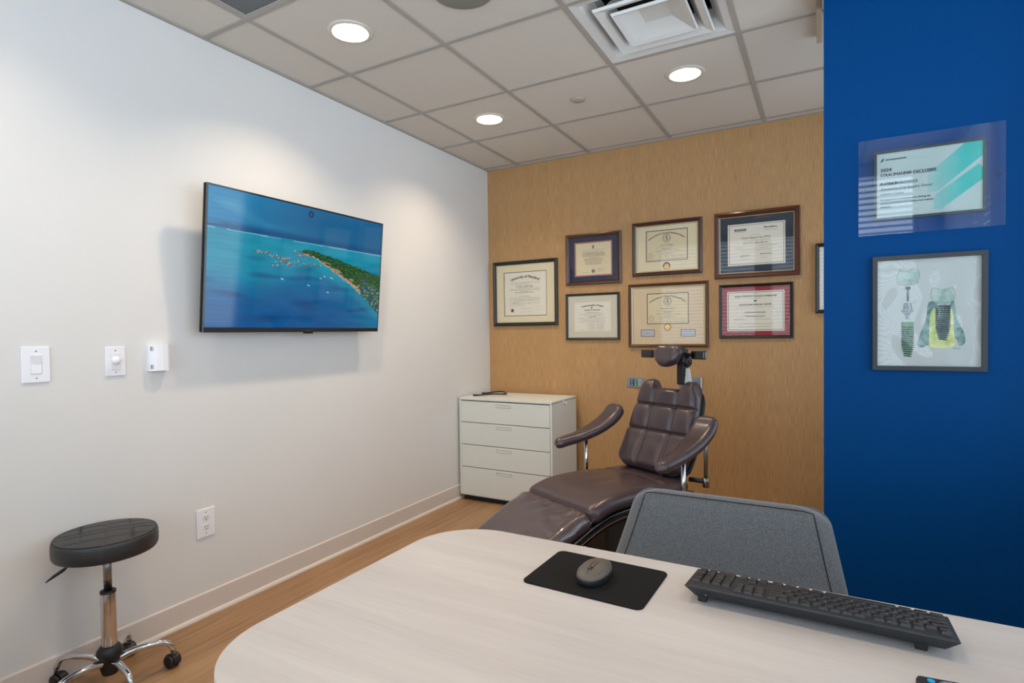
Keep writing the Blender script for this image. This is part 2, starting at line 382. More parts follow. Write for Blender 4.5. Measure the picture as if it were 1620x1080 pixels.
# ------------------------------------------------------------------ room shell
S = .6096; GX0 = .3094; GY0 = -.071
LIGHTS = [(0, 1), (0, 3), (2, 1), (2, 5), (0, 5), (4, 5)]                # tile (i, j) that holds a downlight
OPEN = {(2, 2), (0, 4)}                                                          # diffuser, return grille
def wall_with_holes(name, ax, c, a0, a1, z0, z1, holes, mt, thick):
    mb = MB(); xs = sorted({a0, a1, *[h[0] for h in holes], *[h[1] for h in holes]}); zs = sorted({z0, z1, *[h[2] for h in holes], *[h[3] for h in holes]})
    for xa, xb in zip(xs, xs[1:]):
        for za, zb in zip(zs, zs[1:]):
            if any(h[0] <= xa and xb <= h[1] and h[2] <= za and zb <= h[3] for h in holes): continue
            if ax == 'y': mb.box(((xa+xb)/2, c+thick/2, (za+zb)/2), (xb-xa, abs(thick), zb-za), mt)
            else: mb.box((c+thick/2, (xa+xb)/2, (za+zb)/2), (abs(thick), xb-xa, zb-za), mt)
    return mb.build(name, kind='structure')
MB().box((XR/2, YR/2, -.05), (XR+.3, -YR+.3, .1), MATS['floor']).build('floor', kind='structure')
MB().box((-.05, YR/2, H/2), (.1, -YR+.2, H+.1), M_WALL).build('wall_left', kind='structure')
MB().box((XR/2+.05, .05, H/2), (XR+.1, .1, H+.1), MATS['panel']).build('wall_back', kind='structure')
wall_with_holes('wall_right', 'x', XR, YR, 0, 0, H, [(w_[2], w_[3], w_[4], w_[5]) for w_ in WINS if w_[0] == 'x'], M_WALL, .12)
wall_with_holes('wall_rear', 'y', YR, 0, XR, 0, H, [(w_[2], w_[3], w_[4], w_[5]) for w_ in WINS if w_[0] == 'y'], M_WALL, -.12)
MB().box(((XB+XR)/2, YB+.06, H/2), (XR-XB, .12, H), M_BLUE).build('wall_partition', kind='structure')

# ceiling: tiles with round openings for the downlights
mb = MB()
ni = range(-1, 7); nj = range(-1, 9)
for i in ni:
    for j in nj:
        x0 = max(0, GX0+i*S); x1 = min(XR, GX0+(i+1)*S); y1 = min(0, GY0-j*S); y0 = max(YR, GY0-(j+1)*S)
        if x1 <= x0 or y1 <= y0 or (i, j) in OPEN: continue
        if (i, j) in LIGHTS:
            cx, cy = GX0+(i+.5)*S, GY0-(j+.5)*S; n = 32; inner = []; outer = []
            for k in range(n):
                a = 2*PI*k/n+PI/4; c_, s_ = math.cos(a), math.sin(a); q = (S/2)/max(abs(c_), abs(s_))
                inner.append((cx+.082*c_, cy+.082*s_, H)); outer.append((cx+q*c_, cy+q*s_, H))
            mb.add(inner+outer, [[k, (k+1) % n, n+(k+1) % n, n+k] for k in range(n)], M_CEIL)
        else: mb.add([(x0, y0, H), (x1, y0, H), (x1, y1, H), (x0, y1, H)], [[0, 1, 2, 3]], M_CEIL)
mb.box((XR/2, YR/2, H+.22), (XR+.2, -YR+.2, .04), M_DARK)
mb.build('ceiling', kind='structure')
mb = MB()
for i in range(0, 7):
    x = GX0+i*S
    if x < XR: mb.box((x, YR/2, H-.0015), (.024, -YR, .006), M_TBAR, .0008)
for j in range(0, 9):
    y = GY0-j*S
    if y > YR: mb.box((XR/2, y, H-.0017), (XR, .024, .006), M_TBAR, .0008)
mb.box((.008, YR/2, H-.003), (.016, -YR, .009), M_TBAR); mb.box((XR/2, -.008, H-.003), (XR, .016, .009), M_TBAR)
mb.build('trim_1', kind='structure')
mb = MB(); mb.box((2.461, -1.28, H-.018), (.022, .44, .034), mat('beige_ceiling_trim', (176, 160, 140), .6), .002); mb.build('trim_2', kind='structure')
# baseboards with a cove lip and quarter round
def baseboard(name, pts_M, length):
    mb = MB(); prof = [(0, 0), (.018, 0), (.018, .006), (.014, .014), (.008, .018), (.007, .020), (.007, .106), (.004, .111), (0, .112)]
    vs = [(0, d, z) for d, z in prof]+[(length, d, z) for d, z in prof]; n = len(prof)
    mb.add(vs, [[i, i+1, n+i+1, n+i] for i in range(n-1)]+[list(range(n))], M_BASE, False, pts_M)
    mb.build(name, kind='structure')
baseboard('baseboard_left', Matrix(((0, 1, 0, 0), (1, 0, 0, YR), (0, 0, 1, 0), (0, 0, 0, 1))), -YR)
baseboard('baseboard_back', Matrix(((1, 0, 0, 0), (0, -1, 0, 0), (0, 0, 1, 0), (0, 0, 0, 1))), XR)
# windows with panes, and blinds in front of them
M_PANE = glass('window_pane', 1.45)
M_SLAT = mat('blind_slat', (214, 216, 214), .5)
for n_, (ax, c, a, b, z0, z1, pw) in enumerate(WINS):
    W_ = b-a; Hh = z1-z0
    Mx = Matrix(((1, 0, 0, (a+b)/2), (0, 0, 1, c), (0, 1, 0, z0), (0, 0, 0, 1))) if ax == 'y' else Matrix(((0, 0, -1, c), (1, 0, 0, (a+b)/2), (0, 1, 0, z0), (0, 0, 0, 1)))
    # local: x along, y up, z into the room
    mb = MB(); mb.rectframe(W_, Hh, [(0, -.11), (0, -.05), (.035, -.05), (.035, -.11)], mat('window_frame_white', (200, 202, 204), .4), Mx)
    mb.box((0, Hh/2, -.08), (.035, Hh, .03), MATS['window_frame_white'], 0, Mx)
    fr = mb.build('window_%d' % (n_+1), kind='structure')
    p = MB(); p.add([(-W_/2, 0, -.085), (W_/2, 0, -.085), (W_/2, Hh, -.085), (-W_/2, Hh, -.085)], [[0, 1, 2, 3]], M_PANE, False, Mx); p.build('pane', fr)
    th = thing('window_blind', ['white slatted blind in the left window of the rear wall', 'white slatted blind in the right window of the rear wall',
               'white slatted blind in the right wall window nearest the rear', 'white slatted blind in the middle window of the right wall',
               'white slatted blind in the right wall window behind the blue partition'][n_], 'blind', Mx @ Vector((0, 0, -.02)), group='slatted window blinds')
    inv = Matrix.Translation(th.location).inverted() @ Mx
    s_ = MB(); k = 0; y = .03
    tilt = R(-22)
    while y < Hh-.05:
        dy = .018*math.sin(tilt); dz = .02*math.cos(tilt)
        s_.add([(-W_/2+.01, y+dy, -.02-dz), (W_/2-.01, y+dy, -.02-dz), (W_/2-.01, y-dy, -.02+dz), (-W_/2+.01, y-dy, -.02+dz)], [[0, 1, 2, 3]], M_SLAT, False, inv); y += .05
    s_.build('slats', th)
    q = MB(); q.box((0, Hh-.02, -.02), (W_-.01, .04, .045), M_SLAT, .003, inv); q.build('head_rail', th)
    q = MB(); q.box((0, .012, -.02), (W_-.02, .018, .04), M_SLAT, .003, inv); q.build('bottom_rail', th)

# ------------------------------------------------------------------ ceiling things
LL = {(0, 1): 'round recessed downlight glowing above the diplomas near the left wall', (0, 3): 'round recessed downlight glowing above the television, largest in view',
      (2, 1): 'round recessed downlight glowing beside the square air diffuser', (2, 5): 'recessed downlight above the near edge of the desk',
      (0, 5): 'recessed downlight above the black stool corner', (4, 5): 'recessed downlight over the right end of the desk'}
M_RING = mat('downlight_trim', (205, 200, 190), .4); M_REFL = mat('downlight_reflector', (120, 108, 94), .5)
for (i, j) in LIGHTS:
    cx, cy = GX0+(i+.5)*S, GY0-(j+.5)*S
    t = thing('ceiling_downlight', LL[(i, j)], 'ceiling light', (cx, cy, H), group='recessed downlights in the tiled ceiling')
    mb = MB(); mb.lathe([(.078, .002), (.078, -.004), (.084, -.008), (.098, -.004), (.102, 0), (.098, .002)], M_RING, caps=False); mb.build('trim_ring', t)
    mb = MB(); prof = [(.078, 0), (.072, .03), (.066, .034), (.052, .07)]; mb.lathe(prof, M_REFL, caps=False); mb.build('reflector', t)
    mb = MB(); mb.add([(x, y, .068) for x, y in circle(0, 0, .052, 24)], [list(range(24))], M_LAMP); mb.build('lamp_lens', t)
    pw = {(0, 1): 14, (0, 3): 15, (2, 1): 10}.get((i, j), 7)
    area('downlight', (cx, cy, H+.064), (0, 0, 0), .098, .098, pw, (1, .78, .56), 'DISK')
t = thing('air_diffuser', 'white square stepped air diffuser in the ceiling grid', 'air vent', (GX0+2.5*S, GY0-2.5*S, H))
M_DIF = mat('diffuser_white', (214, 214, 210), .4)
dm = Matrix(((1, 0, 0, 0), (0, 1, 0, -S/2+.012), (0, 0, -1, 0), (0, 0, 0, 1)))
q = S-.024
mb = MB(); mb.rectframe(q, q, [(0, -.004), (0, .002), (.035, -.004), (.075, -.05), (.085, -.09)], M_DIF, dm); mb.build('outer_frame', t)
for k, (w1, name) in enumerate(((.43, 'louver_ring'), (.30, 'center_panel'))):
    o_ = (q-w1)/2
    mm = Matrix(((1, 0, 0, 0), (0, 1, 0, -w1/2), (0, 0, -1, 0), (0, 0, 0, 1)))
    mb = MB()
    if k == 0: mb.rectframe(w1, w1, [(0, .002), (.004, .014), (.035, .004), (.07, -.045), (.062, -.05), (.03, 0)], M_DIF, mm)
    else:
        mb.rectframe(w1, w1, [(-.004, .006), (0, .018), (.02, .01), (.09, -.03)], M_DIF, mm)
        x = w1/2-.09; mb.add([(-x, .09, -.03), (x, .09, -.03), (x, w1-.09, -.03), (-x, w1-.09, -.03)], [[0, 1, 2, 3]], M_DIF, False, mm)
    mb.build(name, t)
mb = MB(); mb.box((0, 0, .15), (q, q, .004), M_DARK)
for a, b, c_, d_ in ((-q/2, 0, .004, q), (q/2, 0, .004, q), (0, -q/2, q, .004), (0, q/2, q, .004)): mb.box((a, b, .085), (c_, d_, .13), mat('duct_metal', (120, 130, 136), .5, .5))
mb.build('duct_box', t)
t = thing('return_grille', 'dark perforated return air grille in the ceiling above the television', 'air vent', (GX0+.5*S, GY0-4.5*S, H))
mb = MB(); mb.box((0, 0, .008), (S-.03, S-.03, .006), MATS['perf']); mb.build('perforated_plate', t)
mb = MB(); mb.rectframe(S-.01, S-.01, [(0, -.004), (0, .001), (.012, .002), (.014, -.012)], M_TBAR, Matrix(((1, 0, 0, 0), (0, 1, 0, -(S-.01)/2), (0, 0, -1, 0), (0, 0, 0, 1)))); mb.build('grille_frame', t)
t = thing('ceiling_speaker', 'round grey flush speaker at the top edge of the photo', 'speaker', (GX0+1.5*S, GY0-3.5*S, H))
mb = MB(); mb.lathe([(.125, 0), (.125, -.006), (.118, -.010), (.0, -.014)], mat('speaker_mesh_grey', (136, 138, 128), .7, bump=.4, bscale=600), seg=40); mb.build('speaker_grille', t)
o = MB().lathe([(.042, 0), (.042, -.006), (.038, -.009), (0, -.010)], mat('cover_beige', (178, 170, 152), .6)).build('sprinkler_cover', loc=(GX0+1.5*S-.005, GY0-1.5*S+.01, H))
tag(o, 'small round beige cover plate in a ceiling tile between the downlights', 'ceiling cover')

# ------------------------------------------------------------------ television
t = thing('television', 'wall-mounted flat television showing an island lagoon, tilted down', 'television', (.118, -2.045, 1.63))
TW, TH = 1.125, .655
t.rotation_euler = (0, R(5.2), 0)
TM = LEFTM.copy()
mb = MB(); mb.box((0, 0, -.012), (TW, TH, .022), M_BLACK, .003, TM); mb.box((0, -.02, -.04), (TW*.7, TH*.7, .04), M_BLACK, .01, TM); mb.build('cabinet', t)
mb = MB(); mb.rectframe(TW, TH, [(0, -.01), (0, .003), (.002, .0045), (.007, .0045), (.008, .001)], M_BLACKG, TM @ Matrix.Translation((0, -TH/2, 0)))
mb.box((0, -TH/2+.010, .002), (TW-.01, .018, .006), M_BLACK, .001, TM); mb.build('bezel', t)
mb = MB(); mb.box((.03, -TH/2-.004, -.002), (.06, .010, .012), M_BLACK, .002, TM); mb.build('sensor', t)
mb = MB(); scrib(mb, .005, .055, -TH/2+.006, .006, mat('logo_grey', (120, 122, 126), .4), z=.0056, M=TM); mb.build('logo', t)
NU, NV = 440, 256
def sm(a, b, x):
    x = max(0, min(1, (x-a)/(b-a))); return x*x*(3-2*x)
def mixc(a, b, k): return tuple(a[i]+(b[i]-a[i])*k for i in range(3))
from mathutils import noise as mn
random.seed(3)
ISL_T = lerpf([(0, .37), (.45, .37), (.50, .348), (.54, .352), (.6, .368), (.71, .40), (.85, .45), (.99, .50), (1, .505)])
ISL_B = lerpf([(0, .372), (.45, .374), (.50, .40), (.547, .412), (.67, .512), (.795, .62), (.9, .73), (.98, .84), (1, .86)])
huts = []
for (a, b, n, w_) in (((.215, .412), (.40, .45), 22, .012), ((.315, .50), (.435, .462), 18, .018), ((.36, .44), (.40, .50), 10, .014), ((.45, .463), (.585, .468), 13, .014), ((.43, .39), (.52, .40), 14, .014)):
    for k in range(n):
        f = k/(n-1); huts.append((a[0]+(b[0]-a[0])*f+random.uniform(-.005, .005), a[1]+(b[1]-a[1])*f+random.uniform(-w_, w_), random.choice(((190, 140, 120), (160, 110, 95), (120, 90, 90), (205, 160, 140)))))
boats = [(.363, .61), (.513, .643), (.634, .69), (.61, .555), (.65, .56), (.585, .575), (.66, .565)]
def sea(u, v):
    n1 = mn.noise((u*3, v*6, 1)); n2 = mn.noise((u*9, v*22, 4)); hz = .262+.012*u
    if v < hz:
        c = mixc((32, 138, 190), (14, 100, 150), sm(0, .7, u+v*.5)); c = mixc(c, (60, 165, 205), max(0, n1)*.5*(1-u)); 
        c = mixc(c, (8, 78, 130), sm(hz-.05, hz, v)*.8)
        cl = mn.noise((u*5+3, v*9, 9)); c = mixc(c, (120, 180, 205), max(0, cl-.05)*.8*(1-sm(.25, .45, u))*sm(.02, .12, v))
        return c
    d = v-hz
    if d < .022: return (4, 84, 138)
    if d < .032 and (n2 > -.25): return (110, 180, 205) if (u < .28 or u > .42) else (70, 150, 190)
    c = mixc((8, 146, 176), (4, 100, 156), sm(.14, .5, d+.10*n1-.06*(1-u)))
    c = mixc(c, (0, 80, 146), sm(.35, .75, d)*.7)
    c = mixc(c, (8, 122, 160), sm(.62, 1.0, u)*sm(.05, .35, d)*.8)
    dk = mn.noise((u*5+7, v*16+2, 2)); c = mixc(c, (2, 66, 118), max(0, dk-.12)*1.5*sm(.1, .3, d)*(1-.4*u))
    c = mixc(c, (30, 170, 190), .35*(1-sm(.0, .10, abs(v-ISL_B(u)-.02)))*sm(.45, .6, u))
    return tuple(x*(1+.07*n2) for x in c)
vs = []; cols = []
for j in range(NV+1):
    for i in range(NU+1):
        u = i/NU; v = j/NV; vs.append(((u-.5)*(TW-.016), (.5-v)*(TH-.028)+.008, .0022)); c = sea(u, v)
        nt_ = .012*mn.noise((u*40, 0, 3))+.006*mn.noise((u*120, 0, 5))
        tp, bt = ISL_T(u)+nt_, ISL_B(u)+nt_*.8
        if u > .45 and tp < v < bt:
            g = mn.noise((u*70, v*70, 0)); g2 = mn.noise((u*25, v*40, 8)); f = (v-tp)/max(.001, bt-tp)
            c = mixc((16, 66, 40), (60, 112, 44), sm(-.3, .5, g))
            if f > .82: c = (176, 160, 138) if g > -.2 else (130, 110, 96)
            elif f > .6 and g2 > .15 and .6 < u < .85: c = (168, 132, 116)
            if u > .86 and f > .35: c = mixc((44, 92, 66), (150, 165, 170), sm(.1, .4, g)) if g2 > -.2 else (20, 70, 110)
        if u > .82 and abs(v-tp) < .02 and mn.noise((u*90, v*90, 2)) > .25: c = (20, 80, 60)
        rr = math.hypot((u-.513)*TW/TH, v-.052)
        if rr < .027: c = (18, 52, 96) if not (rr < .016 and abs(math.sin((u*300+v*90))) > .75) else (70, 110, 150)
        cols.append((*lin(c), 1))
def stamp(hx, hy, rx, ry, c, slant=0):
    for j in range(max(0, int((hy-ry)*NV)), min(NV, int((hy+ry)*NV)+1)+1):
        for i in range(max(0, int((hx-rx*1.6)*NU)), min(NU, int((hx+rx*1.6)*NU)+1)+1):
            u, v = i/NU, j/NV
            if (((u-hx)-(v-hy)*slant)/rx)**2+((v-hy)/ry)**2 < 1: cols[j*(NU+1)+i] = (*lin(c), 1)
for hx, hy, hc in huts:
    stamp(hx, hy+.006, .0042, .004, (30, 70, 90)); stamp(hx, hy, .0036, .0062, hc); stamp(hx-.0012, hy-.002, .0016, .003, tuple(min(255, x+30) for x in hc))
for k, (hx, hy) in enumerate(boats): stamp(hx, hy, .0065 if k < 3 else .005, .0055 if k < 3 else .0045, (196, 218, 226), .9)
me = bpy.data.meshes.new('screen'); me.from_pydata([tuple(TM @ Vector(p)) for p in vs], [], [(j*(NU+1)+i, j*(NU+1)+i+1, (j+1)*(NU+1)+i+1, (j+1)*(NU+1)+i) for j in range(NV) for i in range(NU)][:: 1])
at = me.color_attributes.new('picture', 'FLOAT_COLOR', 'POINT'); at.data.foreach_set('color', [x for c in cols for x in c])
me.materials.append(attr_emit('screen_picture', 'picture', .8)); so = bpy.data.objects.new('screen', me); COL.objects.link(so); so.parent = t
mb = MB(); mb.box((.03, 0, 0), (.06, .42, .3), M_BLACK, .004); mb.box((.015, 0, 0), (.012, .5, .42), M_BLACK, .002)
mo = mb.build('wall_mount'); mo.parent = t; mo.location = (-.118, 0, 0); mo.rotation_euler = (0, R(-5.2), 0)

# ------------------------------------------------------------------ left wall plates
def plate(name, label, cat, y, z, w_, h_, bev=.004):
    t = thing(name, label, cat, (0, y, z)); mb = MB(); mb.box((0, 0, .003), (w_, h_, .006), M_WHITE2, bev*.6, LEFTM); mb.build('cover_plate', t)
    for s_ in (-1, 1):
        MB().lathe([(.0032, 0), (.003, .0012), (0, .0014)], M_SILVER, seg=10, M=LEFTM @ Matrix.Translation((0, s_*h_*.37, .006))).build('screw', t)
    return t
t = plate('light_switch', 'oversized white rocker light switch plate, furthest left on the wall', 'light switch', -3.182, 1.192, .086, .131)
mb = MB(); mb.rectframe(.036, .069, [(0, .0055), (.001, .0075), (.002, .0055)], M_WHITE, LEFTM @ Matrix.Translation((0, -.0345, 0))); mb.build('switch_frame', t)
mb = MB(); mb.add([(-.0155, -.032, .0055), (.0155, -.032, .0055), (.0155, .032, .0055), (-.0155, .032, .0055), (-.0155, -.032, .0085), (.0155, -.032, .0085), (.0155, 0, .0068), (-.0155, 0, .0068), (.0155, .032, .0120), (-.0155, .032, .0120)],
       [[4, 5, 6, 7], [7, 6, 8, 9], [0, 1, 5, 4], [9, 8, 2, 3], [1, 2, 8, 6, 5], [3, 0, 4, 7, 9]], M_WHITE2, False, LEFTM); mb.build('rocker', t)
t = plate('dimmer_switch', 'white wall plate with a round volume knob', 'dimmer switch', -2.919, 1.191, .074, .117)
mb = MB(); mb.box((0, 0, .0065), (.034, .068, .003), M_WHITE, .001, LEFTM); mb.build('inset_panel', t)
mb = MB(); mb.lathe([(.017, 0), (.016, .004), (.013, .016), (.011, .019), (0, .0195)], M_WHITE2, M=LEFTM @ Matrix.Translation((0, .004, .007)), seg=28); mb.build('knob', t)
t = thing('thermostat', 'white curved vented sensor box beside the television', 'thermostat', (0, -2.757, 1.199))
prof = [(-.038, .0), (-.038, .018), (-.030, .024), (-.012, .032), (.010, .035), (.030, .034), (.038, .030), (.038, 0)]
mb = MB(); mb.add([(x, -.056, z) for x, z in prof]+[(x, .056, z) for x, z in prof], [[i, i+1, 8+i+1, 8+i] for i in range(7)]+[list(range(8)), list(range(8, 16))], M_WHITE2, False, LEFTM); mb.build('housing', t)
for y_ in (.030, -.046):
    mb = MB()
    for k in range(4): mb.box((-.034+k*.004, y_+.008, .0225+k*.0012), (.0016, .018, .002), M_FGREY, 0, LEFTM)
    mb.build('side_vent', t)
mb = MB()
for k in range(6): mb.box((-.01+k*.006, -.0565, .02), (.003, .002, .012), M_FGREY, 0, LEFTM)
mb.build('bottom_vent', t)
def receptacle(t, M_, yo):
    mb = MB(); mb.prism([(.0165*math.cos(a)*1.0, max(-.0135, min(.0135, .0175*math.sin(a)))+yo) for a in [2*PI*k/24 for k in range(24)]], .005, .0075, M_WHITE, M_)
    mb.box((-.006, yo+.003, .0077), (.0022, .0085, .0008), M_DARK, 0, M_); mb.box((.006, yo+.003, .0077), (.0022, .0065, .0008), M_DARK, 0, M_)
    mb.prism(circle(0, yo-.007, .0026, 10), .0073, .0081, M_DARK, M_); mb.build('socket', t)
t = plate('wall_outlet', 'white double power outlet low on the left wall', 'outlet', -2.557, .431, .088, .13)
receptacle(t, LEFTM, .0215); receptacle(t, LEFTM, -.0215)
# back wall plates
t = thing('data_outlet', 'steel faceplate with blue and green network jacks on the wood-grain wall', 'outlet', (1.262, 0, .906))
mb = MB(); mb.box((0, 0, .003), (.128, .078, .006), M_STEEL, .002, WALLM); mb.build('faceplate', t)
for k, (x_, c_) in enumerate(((-.028, (20, 60, 120)), (.0, (20, 120, 70)))):
    mb = MB(); mb.box((x_, 0, .007), (.026, .05, .004), mat('jack_%s' % ('blue' if k == 0 else 'green'), c_, .5), .001, WALLM)
    for yy in (-.016, 0, .016): mb.box((x_, yy, .0095), (.008, .006, .001), M_WHITE, 0, WALLM)
    mb.build('jack_panel', t)
mb = MB(); mb.box((.03, 0, .007), (.022, .05, .004), M_SILVER, .001, WALLM); mb.build('blank_insert', t)
t = thing('switch_box', 'steel faceplate behind the headrest bracket of the dental chair', 'outlet', (1.672, 0, .915))
mb = MB(); mb.box((0, 0, .004), (.128, .084, .008), M_STEEL, .002, WALLM); mb.build('faceplate', t)
mb = MB(); mb.box((.058, 0, .009), (.008, .08, .004), M_WHITE, .001, WALLM); mb.build('bright_edge', t)

# ------------------------------------------------------------------ framed things
def framed(name, label, cat, xc, zb, W_, H_, wall_y, prof, fm, mats2, pw, ph, px, py, content, inner=None, glassm=M_GLASS, matm=M_MATCREAM, paper=M_PAPER, bevel=None, group=None):
    t = thing(name, label, cat, (xc, wall_y, zb), group=group or 'framed certificates on the wood-grain wall')
    mb = MB(); mb.rectframe(W_, H_, prof, fm, WALLM)
    mb.add([(-W_/2, 0, .0005), (W_/2, 0, .0005), (W_/2, H_, .0005), (-W_/2, H_, .0005)], [[0, 1, 2, 3]], M_BLACK, False, WALLM)
    mb.build('frame', t)
    if inner:
        mb = MB(); i0 = prof[-1][0]; mb.rectframe(W_, H_, [(i0-.002, .009), (i0-.001, .014), (i0+inner[0], .011), (i0+inner[0]+.001, .008)], inner[1], WALLM); mb.build('fillet', t)
    i0 = prof[-1][0]-.001; x = W_/2-i0
    mb = MB(); z0 = .0065
    xa, xb, ya, yb = px-pw/2, px+pw/2, py-ph/2, py+ph/2
    mb.add([(-x, i0, z0), (x, i0, z0), (x, H_-i0, z0), (-x, H_-i0, z0), (xa, ya, z0), (xb, ya, z0), (xb, yb, z0), (xa, yb, z0)], [[k, (k+1) % 4, 4+(k+1) % 4, 4+k] for k in range(4)], matm, False, WALLM)
    mb.build('mat_board', t)
    if bevel:
        b0, bm_ = bevel; mb = MB(); mm = WALLM @ Matrix.Translation((px, ya-b0, 0))
        mb.rectframe(pw+2*b0, ph+2*b0, [(0, z0), (0, z0+.0012), (b0, z0+.0008), (b0+.001, .005)], bm_, mm); mb.build('mat_border', t)
    mb = MB(); mb.add([(xa-.002, ya-.002, .005), (xb+.002, ya-.002, .005), (xb+.002, yb+.002, .005), (xa-.002, yb+.002, .005)], [[0, 1, 2, 3]], paper, False, WALLM); cert = mb.build('certificate', t)
    mb = MB(); MC = WALLM @ Matrix.Translation((px, ya, .005)); content(mb, pw, ph, MC); o_ = mb.build('printing', cert); 
    mb = MB(); mb.add([(-x, i0, .0105), (x, i0, .0105), (x, H_-i0, .0105), (-x, H_-i0, .0105)], [[0, 1, 2, 3]], glassm, False, WALLM); mb.build('glass', t)
    return t
P_STD = [(0, 0), (0, .020), (.003, .024), (.010, .025), (.022, .018), (.026, .012), (.027, .006)]
def prof(w_, d): return [(0, 0), (0, d*.8), (w_*.12, d*.95), (w_*.35, d), (w_*.7, d*.8), (w_*.92, d*.55), (w_, d*.5), (w_, .006)]
def rows(mb, lst, MC, ink=M_INKG):
    for (x0, x1, y, h) in lst: scrib(mb, x0, x1, y, h, ink, M=MC)
def border(mb, w_, h_, ins, th, mt, MC):
    for (cx, cy, a, b) in ((0, ins+th/2, w_-2*ins, th), (0, h_-ins-th/2, w_-2*ins, th), (-w_/2+ins+th/2, h_/2, th, h_-2*ins), (w_/2-ins-th/2, h_/2, th, h_-2*ins)):
        mb.add([(cx-a/2, cy-b/2, .0004), (cx+a/2, cy-b/2, .0004), (cx+a/2, cy+b/2, .0004), (cx-a/2, cy+b/2, .0004)], [[0, 1, 2, 3]], mt, False, MC)
def ring(mb, cx, cy, r0, r1, mt, MC, z=.0006, n=28):
    vs = [(cx+r0*math.cos(2*PI*k/n), cy+r0*math.sin(2*PI*k/n), z) for k in range(n)]+[(cx+r1*math.cos(2*PI*k/n), cy+r1*math.sin(2*PI*k/n), z) for k in range(n)]
    mb.add(vs, [[k, (k+1) % n, n+(k+1) % n, n+k] for k in range(n)], mt, False, MC)
def c_maryland(mb, w_, h_, MC):
    text(mb, 'University of Maryland', 0, h_*.87, .022, M_INK, M=MC, width=w_*.68, bold=.01, arc=.30)
    rows(mb, [(-w_*.35, w_*.33, h_*.755, .006), (-w_*.37, w_*.1, h_*.725, .005)], MC)
    rows(mb, [(-w_*.22, w_*.2, h_*.675, .009), (-w_*.2, w_*.18, h_*.645, .009), (-w_*.22, w_*.2, h_*.525, .010), (-w_*.14, w_*.13, h_*.435, .007)], MC, M_INK)
    rows(mb, [(-w_*.37, w_*.35, h_*y, .006) for y in (.61, .58)]+[(-w_*.1, w_*.1, h_*.565-.004, .005)]+[(-w_*.36, w_*.35, h_*y, .006) for y in (.395, .36)]+[(-w_*.25, w_*.34, h_*.33, .006), (-w_*.37, -w_*.15, h_*.30, .006), (-w_*.3, w_*.36, h_*.275, .006), (-w_*.37, 0, h_*.24, .005)], MC)
    ring(mb, -w_*.31, h_*.12, 0.0001, .013, M_INKG, MC, .0005); ring(mb, -w_*.31, h_*.12, .015, .018, M_GOLD, MC); flat(mb, [(-w_*.31-.008, h_*.12), (-w_*.31, h_*.12+.012), (-w_*.31+.008, h_*.12), (-w_*.31, h_*.12-.012)], .0008, M_INK, MC)
    for x_, y_ in ((-.1, .15), (.05, .15), (.24, .18), (-.13, .07), (.05, .08), (.24, .11)): signature(mb, x_*w_, w_*.14, h_*y_, .008, M_INKG, M=MC)
def c_navy(mb, w_, h_, MC):
    for a in (-1, 1):
        flat(mb, [(-.010*a, h_*.86-.010), (-.006*a, h_*.86-.012), (.010*a, h_*.86+.010), (.006*a, h_*.86+.012)], .0006, M_INK, MC)
    mb.add([(-.009, h_*.86+.009, .0006), (.009, h_*.86+.009, .0006), (.009, h_*.86+.013, .0006), (-.009, h_*.86+.013, .0006)], [[0, 1, 2, 3]], M_INK, False, MC)
    x = -w_*.28
    while x < w_*.3:
        flat(mb, [(x, h_*.77), (x+.003, h_*.77), (x+.003, h_*.785), (x, h_*.785)], .0006, M_INKG, MC); flat(mb, [(x-.02, h_*.73), (x-.016, h_*.73), (x-.016, h_*.745), (x-.02, h_*.745)], .0006, M_INKG, MC); x += .011
    rows(mb, [(-w_*.30, w_*.32, h_*(.68-.033*k), .008) for k in range(4)]+[(-w_*.12, w_*.14, h_*.545, .005)]+[(-w_*(.26-.01*k), w_*(.27-.01*k), h_*(.50-.035*k), .007) for k in range(6)], MC, M_INKG)
    ring(mb, 0, h_*.12, .0001, .016, M_INKG, MC, .0004); ring(mb, 0, h_*.12, .012, .014, M_CREAM, MC, .0007)
    signature(mb, w_*.12, w_*.2, h_*.15, .014, M_INK, M=MC); signature(mb, w_*.12, w_*.2, h_*.09, .012, M_INK, M=MC); rows(mb, [(-w_*.33, -w_*.08, h_*.07, .006)], MC)
def c_virginia(mb, w_, h_, MC):
    text(mb, 'Commonwealth of Virginia', 0, h_*.86, .013, M_INK, M=MC, width=w_*.60, bold=.01, arc=.34)
    ring(mb, 0-.005, h_*.80, .0001, .010, M_GOLD, MC)
    text(mb, 'BOARD OF MEDICINE', 0, h_*.70, .009, M_INK, M=MC, width=w_*.42, bold=.01)
    signature(mb, -w_*.18, w_*.42, h_*.60, .016, M_INK, M=MC)
    rows(mb, [(-w_*.36, w_*.3, h_*.57, .005), (-w_*.2, w_*.26, h_*.52, .005), (-w_*.38, w_*.38, h_*.43, .006), (-w_*.25, w_*.3, h_*.37, .005), (-w_*.36, w_*.38, h_*.32, .005)], MC)
    rows(mb, [(-w_*.08, w_*.10, h_*.48, .009)], MC, M_INK)
    rows(mb, [(x0, x0+w_*.2, h_*y, .005) for x0 in (-w_*.12, w_*.12) for y in (.26, .21, .16, .11, .06)]+[(-w_*.36, -w_*.2, h_*.04, .004)], MC)
